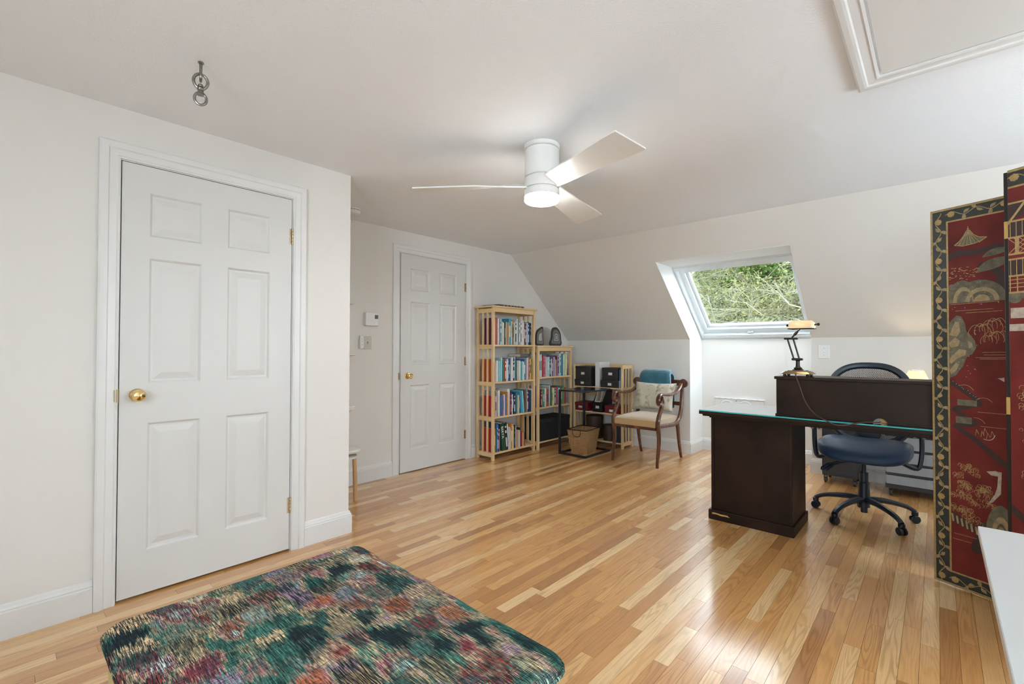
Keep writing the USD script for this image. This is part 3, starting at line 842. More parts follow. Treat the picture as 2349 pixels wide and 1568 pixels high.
def bookcase(name, label, x0, x1, y0, y1, shelves, top):
    t = Thing(name, label, 'bookcase', ((x0 + x1) / 2, (y0 + y1) / 2, 0))
    P = .030
    for xx in (x0, x1 - P):
        for yy in (y0, y1 - P):
            t.part('post', bx(xx, xx + .026, yy, yy + P, 0, top - .018, .002), pine, False)
        zr = sorted([s - .045 for s in shelves]) + [top - .075]
        for z in zr:
            t.part('side_rail', bx(xx + .003, xx + .023, y0 + P, y1 - P, z, z + .045, .0015), pine_y, False)
        for za, zb in zip(zr, zr[1:]):
            for k in range(2):
                yc = y0 + P + (y1 - y0 - 2 * P) * (k + 1) / 3 
                t.part('slat', bx(xx + .006, xx + .020, yc - .010, yc + .010, za + .045, zb), pine, False)
    for z in shelves:
        t.part('shelf', bx(x0 + .028, x1 - .032, y0 + .004, y1 - .004, z - .018, z, .002), pine_h, False)
    t.part('apron', bx(x0 + .028, x1 - .032, y0 + .002, y0 + .020, top - .066, top - .018, .001), pine_h, False)
    t.part('back_rail', bx(x0 + .028, x1 - .032, y1 - .022, y1 - .004, top - .066, top - .018, .001), pine_h, False)
    t.part('top_board', bx(x0 - .022, x1 + .022, y0 - .016, y1 + .012, top - .018, top, .003), pine_h, False)
    return t


bookcase('bookcase', 'tall pine bookcase with slatted sides beside the far door, full of books', *BEAM['tall'][:4], BEAM['tall'][4], BEAM['tall'][5])
bookcase('bookcase', 'medium-height pine bookcase with two agate slabs on top', *BEAM['mid'][:4], BEAM['mid'][4], BEAM['mid'][5])

# low open unit along the window wall (front towards -x)
LX0, LX1, LY0, LY1 = 4.925, 5.180, 2.722, 3.416
LZ = (.713, .407, .070)
t = Thing('bookcase', 'low open pine shelf unit holding storage boxes, beside the armchair', 'bookcase', ((LX0 + LX1) / 2, (LY0 + LY1) / 2, 0))
for yy in (LY0, LY1 - .026):
    for xx in (LX0, LX1 - .030):
        t.part('post', bx(xx, xx + .030, yy, yy + .026, 0, .985, .002), pine, False)
    zr = (.030, .367, .672, .938)
    for z in zr:
        t.part('side_rail', bx(LX0 + .030, LX1 - .030, yy + .003, yy + .023, z, z + .045, .0015), pine_h, False)
    for za, zb in zip(zr, zr[1:]):
        for k in range(2):
            xc = LX0 + .03 + (LX1 - LX0 - .06) * (k + 1) / 3
            t.part('slat', bx(xc - .010, xc + .010, yy + .006, yy + .020, za + .045, zb), pine, False)
for z in LZ:
    t.part('shelf', bx(LX0 + .003, LX1 - .003, LY0 + .0275, LY1 - .0275, z - .018, z, .002), pine_y, False)
t.part('back_rail', bx(LX1 - .022, LX1 - .004, LY0 + .027, LY1 - .027, .940, .985, .001), pine_y, False)
t.part('back_rail', bx(LX1 - .022, LX1 - .004, LY0 + .027, LY1 - .027, .580, .625, .001), pine_y, False)

# ---- books
COL = dict(pink='#c9a9ab', brick='#a8503f', white='#d9d8d4', navy='#26344f', iceblue='#a9c4cc', mint='#b5c9a6', black='#2b2b2d', teal='#2f7d7c', beige='#c9b697', tan='#b08f6b', sky='#3f9cc0', cream='#e3d9b8', forest='#1f4a35',
           grey='#9a9a96', crimson='#9c2f45', blue='#3c6fae', deepblue='#23466f', plum='#5d2a52', rose='#c4788a', lilac='#a892b5', aqua='#7cc4cc', brown='#6b4a38', rust='#b4532c', orange='#d58a3e', yellow='#d9c84a', olive='#8c8442', red='#b02a2c',
           silver='#c4c8c9', slate='#56646c', green='#4f9060', maroon='#6d2432', magenta='#b8508f', khaki='#a8a070', petrol='#175a66')
WORD = dict(pink='pale pink', brick='brick-red', iceblue='ice-blue', mint='mint-green', sky='sky-blue', forest='dark green', crimson='crimson', deepblue='deep blue', aqua='aqua', navy='navy')


def bmat(c):
    return plain('book_' + c, COL[c], .5, vary=.12, vscale=30)


page_mat = plain('book_pages', (.72, .68, .58), .8)
ORD = 'first second third fourth fifth sixth seventh eighth ninth tenth eleventh twelfth thirteenth fourteenth fifteenth sixteenth seventeenth eighteenth nineteenth twentieth twenty-first twenty-second twenty-third twenty-fourth twenty-fifth twenty-sixth twenty-seventh twenty-eighth twenty-ninth thirtieth thirty-first thirty-second thirty-third'.split()
brng = random.Random(3)


def book(x, y, z, w, h, d, color, label, group, lean=0.0, marks=0, band=None, text=None, cover=None):
    """A book upright on z, its spine towards -y; x is its lower edge; lean in degrees tips its head towards -x."""
    t = Thing('book', label, 'book', (x + w / 2, y + d / 2, z), group=group)
    c = min(.0022, w * .16)
    M = trimesh.transformations.rotation_matrix(math.radians(-lean), (0, 1, 0), (x if lean > 0 else x + w, y, z)) if lean else None

    def put(name, m, material, smooth=False):
        if M is not None:
            m.apply_transform(M)
        t.part(name, m, material, smooth)
    if cover:
        put('cover', cat([bx(x, x + c, y + c, y + d, z, z + h), bx(x + w - c, x + w, y + c, y + d, z, z + h)]), bmat(cover))
        put('spine', bx(x, x + w, y, y + c, z, z + h), bmat(color))
    else:
        put('cover', cat([bx(x, x + c, y + c, y + d, z, z + h), bx(x + w - c, x + w, y + c, y + d, z, z + h), bx(x, x + w, y, y + c, z, z + h)]), bmat(color))
    put('pages', bx(x + c, x + w - c, y + c, y + d - .003, z + .003, z + h - .004), page_mat)
    if band:
        for k in range(marks):
            a = (.12, .62, .82)[k] if marks > 1 else .3
            b = a + ((.34, .10, .06)[k] if marks > 1 else .42)
            put('title_band', bx(x + w * .22, x + w * .78, y - .0005, y + .0002, z + h * a, z + h * b), bmat(band))
    if text:
        tm = meshkit.text_mesh(text, w * .62, .0006, bold=True)
        tm.apply_translation(-tm.bounds.mean(0))
        put('title', frame_map(tm, (x + w / 2, y - .0004, z + h * .66), (0, 0, -1.0), (1.0, 0, 0), (0, -1.0, 0)), bmat('white'))


def shelf_row(x0, x1, y, z, row, place, start, group, depth=(.15, .19), hmax=.34):
    """row: (colour, thickness mm, height cm, options). Thicknesses are scaled together so that the row fills x0..x1."""
    lead, last = 0.0, 0.0
    for r in row:
        l_ = r[3].get('lean', 0.0)
        if l_ > 0 and not last:
            lead += math.sin(math.radians(l_)) * r[2] / 100 * .92
        last = l_
    tot = sum(r[1] for r in row)
    k = (x1 - x0 - lead - .0006 * len(row)) / (tot / 1000)
    x = x0
    last = 0.0
    for i, r in enumerate(row):
        op = dict(r[3]) if len(r) > 3 else {}
        w, h, d = r[1] / 1000 * k, r[2] / 100, op.pop('d', brng.uniform(*depth))
        lean = op.pop('lean', 0.0)
        if lean > 0 and not last:
            x += math.sin(math.radians(lean)) * h * .92
        size = 'slim' if r[1] < 15 else 'thick' if r[1] > 30 else 'mid-sized'
        kind = 'hardback' if r[2] > 25 else 'paperback'
        lab = f"{size} {WORD.get(r[0], r[0])} {kind}, {ORD[i]} from {start}, {place}"
        book(x, y + brng.uniform(.004, .022), z + .0004, w, h, d, r[0], lab, group, lean=lean, **op)
        x += w + .0006
        last = lean


def R(spec):
    out = []
    for s in spec.split():
        p = s.split(',')
        o = {}
        for q in p[3:]:
            if q[0] == 'b':
                o['band'], o['marks'] = q[1:], 1
            if q[0] == 'm':
                o['band'], o['marks'] = q[1:], 3
            if q[0] == 'l':
                o['lean'] = float(q[1:])
            if q[0] == 'c':
                o['cover'] = q[1:]
        out.append((p[0], float(p[1]), float(p[2]), o))
    return out


TX0, TX1, TY = 3.530, 4.160, 3.452
tall = 'the door side'
shelf_row(TX0, TX1, TY, 1.216, R('pink,26,28.3,bcrimson,cplum brick,33,28.6 white,18,27.8 navy,18,27.2,bsilver iceblue,26,27.5,mslate mint,24,24.8 white,20,24 black,18,24.6,bgrey teal,14,14.5 beige,20,24.6 tan,25,24.2 sky,38,28.6,bcream cream,10,26 forest,22,23 tan,25,27.2,bbrown beige,14,25 iceblue,30,27,mnavy white,22,29 grey,30,27.8,mwhite silver,24,27.6,mslate white,16,27.6 white,20,27.7,bsilver pink,14,24.6 black,22,24.4,bsilver crimson,24,24,mpink iceblue,32,25.4 deepblue,26,26,mwhite black,10,25,mwhite grey,24,25.4'), "tall bookcase's top shelf", tall, 'books on the top shelf of the tall bookcase')
shelf_row(TX0, TX1, TY, .821, R('plum,18,24,bpink,crust pink,20,21.5 white,30,22.5 aqua,18,21.8 aqua,26,22.2,bwhite iceblue,22,25.5 teal,10,23 grey,14,24 brick,22,24.4,mcream white,16,21 white,14,24 blue,28,25,miceblue deepblue,22,24.6,biceblue white,24,25.8 navy,22,24.4,mwhite iceblue,18,26 petrol,20,22 deepblue,18,20.5,bwhite beige,22,21.8 white,20,22 aqua,18,20.4 teal,16,20 iceblue,22,21 white,14,20.4 blue,20,23.4,bwhite grey,24,24 white,20,24.8 rose,22,23,mcrimson plum,14,22 yellow,16,23.8,bblack olive,10,23'), "tall bookcase's second shelf", tall, 'books on the second shelf of the tall bookcase')
shelf_row(TX0, TX1, TY, .454, R('rose,20,21.6,bcrimson,cred pink,24,21.6,bbrown grey,18,26.5 white,20,27.4 magenta,20,23,bwhite blue,16,22.5 slate,14,23 rose,16,21.5,bteal white,20,22.5 blue,16,22 orange,20,25 white,36,28 plum,22,23.6,mrose white,14,22 deepblue,16,22,bwhite navy,22,22.4,mwhite petrol,24,23.5 sky,12,22.8 beige,26,20.2 red,16,19,bwhite sky,24,24,l5 aqua,24,24.6,l6 brown,20,24.5 slate,18,25 grey,12,26 plum,24,25.4,mwhite navy,30,24.4 deepblue,12,24 white,10,26'), "tall bookcase's third shelf", tall, 'books on the third shelf of the tall bookcase')
# bottom shelf of the tall bookcase
bs = [('olive', 30, 25, dict(band='white', marks=1, cover='red')), ('deepblue', 16, 30.5, {}), ('blue', 22, 29, dict(band='iceblue', marks=3)), ('navy', 14, 27, dict(band='white', marks=3)), ('rose', 9, 24, {})]
x = TX0
for i, (c, w, h, o) in enumerate(bs):
    lab = f"{['thick olive hardback with white panel', 'tall deep blue folder', 'light blue hardback with pale marks', 'navy paperback with white marks', 'thin rose booklet'][i]}, {ORD[i]} from the door side, tall bookcase's bottom shelf"
    book(x, TY + .010, .0794, w / 1000, h / 100, .18, c, lab, 'books on the bottom shelf of the tall bookcase', **o)
    x += w / 1000 + .001
x += .034
book(x, TY + .004, .0794, .052, .295, .185, 'forest', 'thick leaning dark green hardback titled MAYA on the bottom shelf', 'books on the bottom shelf of the tall bookcase', lean=7.0, text='MAYA')
x += .0535
book(x, TY + .004, .0794, .040, .295, .185, 'black', 'leaning black hardback with white title beside the dark green leaning one', 'books on the bottom shelf of the tall bookcase', lean=6.0, band='white', marks=3)
x += .041
book(x, TY + .006, .0794, .016, .28, .18, 'white', 'slim leaning white book after the leaning black hardback', 'books on the bottom shelf of the tall bookcase', lean=5.0)
x += .0175
for i, (c, w, h, o) in enumerate([('silver', 18, 24, {}), ('mint', 12, 22, {}), ('orange', 26, 27, dict(band='cream', marks=1)), ('cream', 14, 26, {}), ('yellow', 8, 24, {}), ('navy', 28, 25, dict(band='blue', marks=3)), ('pink', 16, 24, {}), ('tan', 28, 19.5, {}), ('beige', 24, 19, {}), ('white', 14, 18.5, {}), ('slate', 10, 17.5, {}), ('crimson', 14, 17.4, {}), ('red', 12, 16.5, {}), ('orange', 14, 16, {}), ('cream', 12, 15.5, {}), ('brown', 14, 15.2, {})]):
    w *= .93
    book(x, TY + .010, .0794, w / 1000, h / 100, .15, c, f"{WORD.get(c, c)} {'paperback' if h < 24 else 'hardback'}, {ORD[i]} after the leaning books, tall bookcase's bottom shelf", 'books on the bottom shelf of the tall bookcase', **o)
    x += w / 1000 + .0006
t = Thing('heart_ornament', 'dark heart-shaped ornament behind small books on the bottom shelf', 'ornament', (4.10, 3.64, .0794))
hp = unary_union([Point(-.028, .10).buffer(.034, 16), Point(.028, .10).buffer(.034, 16), Polygon([(-.056, .082), (.056, .082), (0, .010)])]).buffer(.003)
t.part('heart', frame_map(extrude(hp, .018), (4.098, 3.66, .118), (1, 0, 0), (0, 0, 1), (0, -1, 0)), plain('dark_felt', (.03, .035, .03), .8))
t.part('stand', bx(4.068, 4.128, 3.634, 3.668, .0794, .13, .003), plain('dark_felt', (.03, .035, .03), .8), False)

MX0, MX1, MY = 4.252, 4.850, 3.432
mid = "the tall bookcase"
shelf_row(MX0, MX1 - .012, MY, .842, R('silver,16,26.5,mteal iceblue,16,26,bdeepblue white,14,26.6,bblack iceblue,18,23 crimson,26,24.6 rose,22,24.8,mcrimson pink,12,24 white,18,22 iceblue,36,23.6,bwhite petrol,18,22.6,mwhite silver,14,21.5 plum,20,22.4,bpink lilac,18,23.5 iceblue,14,23 khaki,16,22.8 pink,12,20 maroon,16,24 lilac,24,25.6,mplum white,20,27 iceblue,28,27.5,mteal teal,18,26.4 white,22,26,l-3 mint,26,27,l-3 cream,14,26.6,l-3 brown,22,26.8,borange,l-3'), "medium bookcase's upper shelf", mid, 'books on the upper shelf of the medium bookcase')
shelf_row(MX0, MX1 - .05, MY, .490, R('lilac,14,24.6,bwhite plum,18,24 maroon,18,20.5,mpink white,20,20 green,20,20.2,bwhite iceblue,18,21 white,14,21.4 rust,26,20,bnavy grey,14,22 silver,14,24.6 teal,18,25.2 petrol,14,24 yellow,12,21.4,bnavy mint,14,21 cream,14,20.6 navy,20,20.2,msilver silver,12,21 crimson,22,22.6 iceblue,34,20.5,bwhite white,14,20.2 maroon,16,20.4,bpink cream,14,20 green,24,22.4 white,12,20 red,24,20'), "medium bookcase's lower book shelf", mid, 'books on the lower shelf of the medium bookcase')
# flat things
t = Thing('book', 'grey-green book lying flat on top of the upright books, second shelf', 'book', (4.08, 3.58, 1.085))
t.part('cover', cat([bx(4.00, 4.155, 3.500, 3.68, 1.0805, 1.083), bx(4.00, 4.155, 3.500, 3.68, 1.112, 1.1145), bx(4.00, 4.155, 3.500, 3.5025, 1.083, 1.112)]), bmat('slate'), False)
t.part('pages', bx(4.003, 4.153, 3.5025, 3.676, 1.083, 1.112), page_mat, False)
for i, (x0, x1, z, c, lab) in enumerate(((4.33, 4.50, 1.0905, 'slate', 'dark slate book lying flat on top of the upper-shelf books, medium bookcase'), (4.44, 4.62, 1.1195, 'olive', 'dark olive book lying flat, topmost over the medium bookcase upper shelf'))):
    t = Thing('book', lab, 'book', ((x0 + x1) / 2, 3.58, z))
    t.part('cover', cat([bx(x0, x1, 3.50, 3.68, z, z + .0025), bx(x0, x1, 3.50, 3.68, z + .0185, z + .021), bx(x0, x1, 3.50, 3.5025, z + .0025, z + .0185)]), bmat(c), False)
    t.part('pages', bx(x0 + .003, x1 - .003, 3.5025, 3.676, z + .0025, z + .0185), page_mat, False)
zt = 1.6285
t = Thing('picture_frame', 'thin dark tray lying flat on top of the tall bookcase', 'tray', (3.78, 3.56, zt))
t.part('board', bx(3.585, 3.995, 3.452, 3.690, zt, zt + .008, .002), plain('dark_lacquer', (.03, .025, .02), .3), False)
t.part('rim', cat([bx(3.58, 4.0, 3.447, 3.457, zt, zt + .017, .002), bx(3.58, 4.0, 3.685, 3.695, zt, zt + .017, .002), bx(3.58, 3.59, 3.457, 3.685, zt, zt + .017, .002), bx(3.99, 4.0, 3.457, 3.685, zt, zt + .017, .002)]), plain('dark_lacquer', (.03, .025, .02), .3), False)
for k in range(6):
    t.part('inlay', bx(3.66 + k * .052, 3.69 + k * .052, 3.4462, 3.4472, zt + .005, zt + .012), old_brass, False)

# ---- agate slabs on the medium bookcase
def agate(label, cx, y, z, pts, cols, rot):
    t = Thing('agate_slab', label, 'agate slab', (cx, y, z), group='agate slabs on the medium bookcase')
    P = Polygon(CubicSpline(np.arange(len(pts) + 1), np.array(pts + pts[:1]), bc_type='periodic')(np.linspace(0, len(pts), 60))).buffer(0)
    P = P.intersection(sbox2(-1, .0005, 1, 1))
    for i, (f, c) in enumerate(cols):
        q = affinity.translate(affinity.scale(P, f, f, origin=(P.centroid.x + .006, P.centroid.y, 0)), 0, 0) if f < 1 else P
        t.part('rind' if i == 0 else 'band', frame_map(extrude(q, .016 + .0006 * i), (cx, y + .016, z), (1, 0, 0), (0, 0, 1), (0, -1, 0)), plain('agate_%d' % c, [(.040, .037, .034), (.10, .10, .095), (.30, .305, .29), (.15, .153, .145), (.42, .41, .38), (.09, .08, .065)][c], .18, spec=.6, vary=.25, vscale=90), False)


lay = [(1.0, 0), (.84, 1), (.70, 2), (.64, 3), (.40, 4), (.26, 3), (.17, 4)]
agate('large grey agate slab standing upright on the medium bookcase, full oval', 4.735, 3.55, 1.2124, [(-.105, .0), (-.100, .075), (-.088, .14), (-.072, .205), (-.02, .232), (.045, .215), (.098, .15), (.112, .075), (.090, .0)], lay, 0)
half = [(-.10, .0), (-.12, .06), (-.118, .12), (-.095, .18), (-.04, .215), (.012, .222), (.014, .11), (.016, .0)]
agate('half agate slab with one straight edge, partly behind the tall bookcase', 4.475, 3.56, 1.2124, half, [(1.0, 0), (.86, 1), (.74, 2), (.69, 3), (.42, 4)], 0)

# ---- boxes
def box_mat(n, c, r=.55):
    return plain(n, c, r, bump=.1, bscale=400)


black_box, red_box, brown_box = box_mat('black_board', (.026, .024, .022)), box_mat('red_board', (.16, .012, .016), .45), box_mat('brown_board', (.045, .022, .012))


def label_holder(t, x, y, z, w, h, facing='x'):
    if facing == 'x':
        k = t.part('label_frame', cat([bx(x - .002, x, y - w / 2, y + w / 2, z - h / 2, z - h / 2 + .006), bx(x - .002, x, y - w / 2, y + w / 2, z + h / 2 - .004, z + h / 2), bx(x - .002, x, y - w / 2, y - w / 2 + .006, z - h / 2, z + h / 2), bx(x - .002, x, y + w / 2 - .006, y + w / 2, z - h / 2, z + h / 2)]), nickel, False)
        t.part('card', bx(x - .001, x, y - w / 2 + .005, y + w / 2 - .005, z - h / 2 + .005, z + h / 2 - .003), plain('card_white', (.78, .76, .70), .7), False, under=k)


def storage_box(label, x0, x1, y0, y1, z0, z1, m, group=None, lid=.035, lh=None):
    t = Thing('storage_box', label, 'storage box', ((x0 + x1) / 2, (y0 + y1) / 2, z0), group=group)
    t.part('box_body', bx(x0 + .003, x1 - .003, y0 + .003, y1 - .003, z0, z1 - .004, .002), m, False)
    t.part('box_lid', bx(x0, x1, y0, y1, z1 - lid, z1, .003), m, False)
    if lh:
        label_holder(t, x0 + (.003 if lh[1] + lh[3] / 2 < z1 - lid else 0), (y0 + y1) / 2 + lh[0], lh[1], lh[2], lh[3])
    return t


z = LZ[0] + .0005
storage_box('low black box under the taller black box, end next to the medium bookcase', 4.915, 5.165, 3.155, 3.395, z, .795, black_box, 'black boxes on the top of the low unit', .03, (.0, .752, .056, .034))
storage_box('tall black box stacked on a low one, end next to the medium bookcase', 4.925, 5.165, 3.165, 3.388, .7955, .958, black_box, 'black boxes on the top of the low unit', .03, (.0, .868, .060, .036))
storage_box('low black box under the taller black box, beside the white file', 4.915, 5.150, 2.772, 3.018, z, .795, black_box, 'black boxes on the top of the low unit', .03, (-.005, .752, .058, .036))
storage_box('tall black box stacked beside the white magazine file', 4.925, 5.150, 2.785, 3.003, .7955, .948, black_box, 'black boxes on the top of the low unit', .03, (-.005, .875, .062, .038))
t = Thing('folder', 'slim blue folder squeezed between black boxes and the unit side', 'folder', (5.05, 2.760, z))
t.part('folder_cover', bx(4.925, 5.140, 2.754, 2.768, z, .93), plain('blue_folder', (.06, .13, .24), .5), False)
t.part('folder_spine', bx(4.922, 4.9255, 2.752, 2.770, z, .80), plain('pale_blue_label', (.22, .32, .52), .5), False)


def magazine_file(label, x0, x1, y0, y1, z0, zf, zb, m, holder=None):
    t = Thing('magazine_file', label, 'magazine file', ((x0 + x1) / 2, (y0 + y1) / 2, z0))
    side = Polygon([(x0, z0), (x1, z0), (x1, zb), (x0 + (x1 - x0) * .55, zb), (x0, zf)])
    t.part('side_panel', prism_xz(side, y0, y0 + .004), m, False)
    t.part('side_panel', prism_xz(side, y1 - .004, y1), m, False)
    t.part('front_panel', bx(x0, x0 + .004, y0 + .004, y1 - .004, z0, zf), m, False)
    t.part('back_panel', bx(x1 - .004, x1, y0 + .004, y1 - .004, z0, zb), m, False)
    t.part('base', bx(x0 + .004, x1 - .004, y0 + .004, y1 - .004, z0, z0 + .004), m, False)
    if holder:
        label_holder(t, x0, (y0 + y1) / 2, holder, .060, .040)
    return t


ivory = plain('ivory_board', (.62, .58, .50), .6)
t = Thing('ring_binder', 'white binder standing above the boxes on the low unit', 'binder', (5.03, 3.07, z))
white_board = plain('white_board', (.74, .745, .74), .5)
t.part('binder_spine', bx(4.932, 4.936, 3.040, 3.100, z, 1.012, .001), white_board, False)
t.part('binder_cover', cat([bx(4.936, 5.168, 3.096, 3.100, z, 1.012), bx(4.936, 5.168, 3.040, 3.044, z, 1.012)]), white_board, False)
t.part('paper_block', bx(4.945, 5.155, 3.046, 3.094, z + .004, .995), plain('card_white', (.78, .76, .70), .7), False)
z = LZ[1] + .0005
storage_box('lidded dark red box on the middle shelf beside the medium bookcase', 4.922, 5.165, 3.205, 3.393, z, .508, red_box, 'dark red boxes', .04, (.01, .452, .066, .034))
storage_box('lidded dark red box on the middle shelf nearest the armchair', 4.922, 5.165, 2.765, 2.965, z, .500, red_box, 'dark red boxes', .036, (.0, .438, .082, .036))
magazine_file('black magazine file on the middle shelf between the red boxes', 4.925, 5.165, 3.000, 3.130, z, .520, .688, plain('black_file', (.012, .013, .015), .35), .466)
t = magazine_file('small ivory magazine file with slanted top, inside the black file', 4.930, 5.08, 3.030, 3.108, z + .12, .640 - .1, .682, ivory)
UsdGeom.XformCommonAPI(t.prim)
z = LZ[2] + .0005
for label, cy, cx, r, h in (('large round dark brown hat box on the bottom shelf', 3.190, 5.062, .108, .275), ('small round brown hat box on the bottom shelf nearest the armchair', 2.955, 5.030, .082, .185)):
    t = Thing('hat_box', label, 'hat box', (cx, cy, z))
    t.part('drum', lathe([(r - .003, z), (r - .003, z + h - .01)], 40, (cx, cy, 0)), brown_box)
    t.part('round_lid', lathe([(r, z + h - .055), (r, z + h - .003), (r - .004, z + h)], 40, (cx, cy, 0)), brown_box)
t = Thing('document_case', 'dark upright case at the end of the bottom shelf near the armchair', 'document case', (5.04, 2.80, z))
t.part('case_body', bx(4.93, 5.15, 2.757, 2.850, z, .345, .004), plain('case_dark', (.03, .035, .045), .4), False)
t.part('case_label', bx(4.985, 5.09, 2.7555, 2.7572, .215, .255), plain('pale_blue_label', (.22, .32, .52), .5), False)
for i, (x0, x1, w) in enumerate(((4.262, 4.565, 'first'), (4.575, 4.862, 'second'))):
    t = Thing('fabric_bin', f"black ribbed fabric bin with lid on the bottom shelf, {('beside the tall bookcase', 'behind the side table')[i]}", 'storage bin', ((x0 + x1) / 2, 3.55, .0935), group='black bins on the medium bookcase')
    ribs = [bx(x0 + .004 + k * (x1 - x0 - .008) / 26, x0 + .004 + (k + .78) * (x1 - x0 - .008) / 26, 3.4285, 3.433, .0955, .305) for k in range(26)]
    t.part('bin_body', cat([bx(x0 + .003, x1 - .003, 3.432, 3.685, .0935, .308)] + ribs), plain('black_fabric', (.014, .013, .014), .8), False)
    t.part('bin_lid', bx(x0, x1, 3.424, 3.690, .300, .352, .006), plain('black_fabric', (.014, .013, .014), .8), False)

# ------------------------------------------------------------------ side table and basket
t = Thing('side_table', 'dark metal C-shaped side table in front of the bookcases', 'side table', (4.505, 2.97, 0))
TXa, TXb, TYa, TYb = 4.250, 4.762, 2.790, 3.152
q = .022
t.part('table_top', bx(TXa, TXb, TYa, TYb, .700, .718, .003), plain('slate_top', (.022, .023, .034), .25, coat=.4, coat_rough=.1), False)
for xx in (TXa, TXb - q):
    t.part('leg', bx(xx, xx + q, TYb - q, TYb, .022, .700, .002), black_metal, False)
    t.part('base_bar', bx(xx, xx + q, TYa, TYb, 0, q, .002), black_metal, False)
t.part('base_bar', bx(TXa + q, TXb - q, TYa, TYa + q, 0, q, .002), black_metal, False)
t.part('base_bar', bx(TXa + q, TXb - q, TYb - q, TYb, 0, q, .002), black_metal, False)

BXc, BYc, brz = 4.535, 3.005, 7.0
t = Thing('basket', 'woven flared wicker basket with black wire rim under the side table', 'basket', (BXc, BYc, 0), rz=brz)
wick = plain('wicker', (.36, .20, .082), .6, vary=.25, vscale=40)
B0, B1, BH = (.110, .098), (.172, .122), .262
NS = 22
for k in range(NS):                                    # stacked woven strips
    z0, z1 = k * BH / NS, (k + .80) * BH / NS
    f = (k + .5) / NS
    hx, hy = B0[0] + (B1[0] - B0[0]) * f, B0[1] + (B1[1] - B0[1]) * f
    r = random.Random(k)
    j = [r.uniform(-.0012, .0012) for _ in range(4)]
    ringp = sbox2(-hx + j[0], -hy + j[1], hx + j[2], hy + j[3])
    m = extrude(ringp.difference(ringp.buffer(-.006, join_style=2)), z1 - z0)
    m.apply_translation((0, 0, z0 + .001))
    t.part('woven_strip', m, wick, False)
for sx, sy in ((-1, -1), (1, -1), (1, 1), (-1, 1)):
    t.part('corner_stake', rod((sx * (B0[0] - .008), sy * (B0[1] - .008), .002), (sx * (B1[0] - .008), sy * (B1[1] - .008), BH), .004, 6), wick)
t.part('base', bx(-B0[0] + .006, B0[0] - .006, -B0[1] + .006, B0[1] - .006, 0, .008), wick, False)
hx, hy = B1[0] - .001, B1[1] - .001
t.part('wire_rim', cat([rod((-hx, -hy, BH + .004), (hx, -hy, BH + .004), .0055), rod((hx, -hy, BH + .004), (hx, hy, BH + .004), .0055), rod((hx, hy, BH + .004), (-hx, hy, BH + .004), .0055), rod((-hx, hy, BH + .004), (-hx, -hy, BH + .004), .0055)]), black_metal)
t.part('handle', tube([(-hx - .006, -.045, BH), (-hx - .010, -.047, BH - .035), (-hx - .008, -.030, BH - .062), (-hx - .006, 0, BH - .067), (-hx - .008, .030, BH - .062), (-hx - .010, .047, BH - .035), (-hx - .006, .045, BH)], .0032, 8, 30), black_metal)
t.part('handle', tube([(hx + .006, -.045, BH), (hx + .010, -.047, BH - .035), (hx + .008, 0, BH - .067), (hx + .010, .047, BH - .035), (hx + .006, .045, BH)], .0032, 8, 30), black_metal)

# ------------------------------------------------------------------ regency armchair (faces -x)
CYa, CYb = 2.050, 2.545
arm = Thing('armchair', 'mahogany scroll-arm chair with beige upholstered seat by the low unit', 'armchair', (4.70, 2.30, 0))
def flat_sweep(pts, y, w, th, n=28, taper=None):
    P = np.array([(p[0], y, p[1]) for p in pts], float)
    return sweep(spline(P, n), rrect(w, th, .3), side=(0, 1.0, 0), scale=taper)
for y, sgn in ((CYa, -1), (CYb, 1)):
    arm.part('front_leg', flat_sweep([(4.388, 0), (4.402, .10), (4.424, .20), (4.430, .29), (4.416, .37), (4.404, .42)], y, .038, .036, 24, np.linspace(.72, 1.1, 24)[:, None]), mahogany)
    arm.part('arm_support', flat_sweep([(4.404, .41), (4.410, .46), (4.445, .525), (4.490, .585), (4.505, .640), (4.480, .690)], y, .040, .032, 26), mahogany)
    arm.part('armrest', flat_sweep([(4.975, .800), (4.935, .760), (4.860, .722), (4.740, .704), (4.600, .706), (4.500, .716), (4.440, .706), (4.414, .668), (4.420, .630), (4.448, .618), (4.466, .640), (4.456, .660)], y, .042, .026, 60), mahogany)
    arm.part('side_rail', flat_sweep([(4.402, .405), (4.55, .398), (4.72, .388), (4.86, .400), (4.945, .465), (4.985, .57), (5.002, .70), (5.005, .82)], y, .036, .040, 44), mahogany)
    arm.part('rear_leg', flat_sweep([(4.905, .41), (4.925, .30), (4.955, .16), (5.010, 0)], y - sgn * .015, .036, .036, 20, np.linspace(1.05, .72, 20)[:, None]), mahogany)
arm.part('front_rail', bx(4.392, 4.430, CYa + .019, CYb - .019, .362, .392, .004), mahogany, False)
arm.part('rear_rail', bx(4.900, 4.945, CYa + .018, CYb - .018, .37, .42, .004), mahogany, False)
crest = np.array([(5.012 - .030 * (1 - ((y - 2.3) / .29) ** 2) * -1, y, .805) for y in np.linspace(2.035, 2.575, 16)])
arm.part('crest_rail', sweep(crest, rrect(.062, .026, .25), side=(0, 0, 1.0)), mahogany)
arm.part('lower_back_rail', sweep(np.array([(5.000, CYa + .01, .58), (5.020, 2.30, .585), (5.000, CYb - .01, .58)]), rrect(.040, .020), side=(0, 0, 1.0)), mahogany)
for y in (2.035, 2.575):
    k = arm.part('volute', lathe([(.046, -.016), (.048, -.010), (.048, .010), (.046, .016)], 28, axis='x').apply_translation((5.004, y, .803)), mahogany)
    sp = np.array([(4.986, y + (.038 - .0052 * a) * math.cos(a), .803 + (.038 - .0052 * a) * math.sin(a)) for a in np.linspace(0, 6.6, 40)])
    arm.part('spiral', sweep(sp, circ(.0035, 6)), mahogany, under=k)
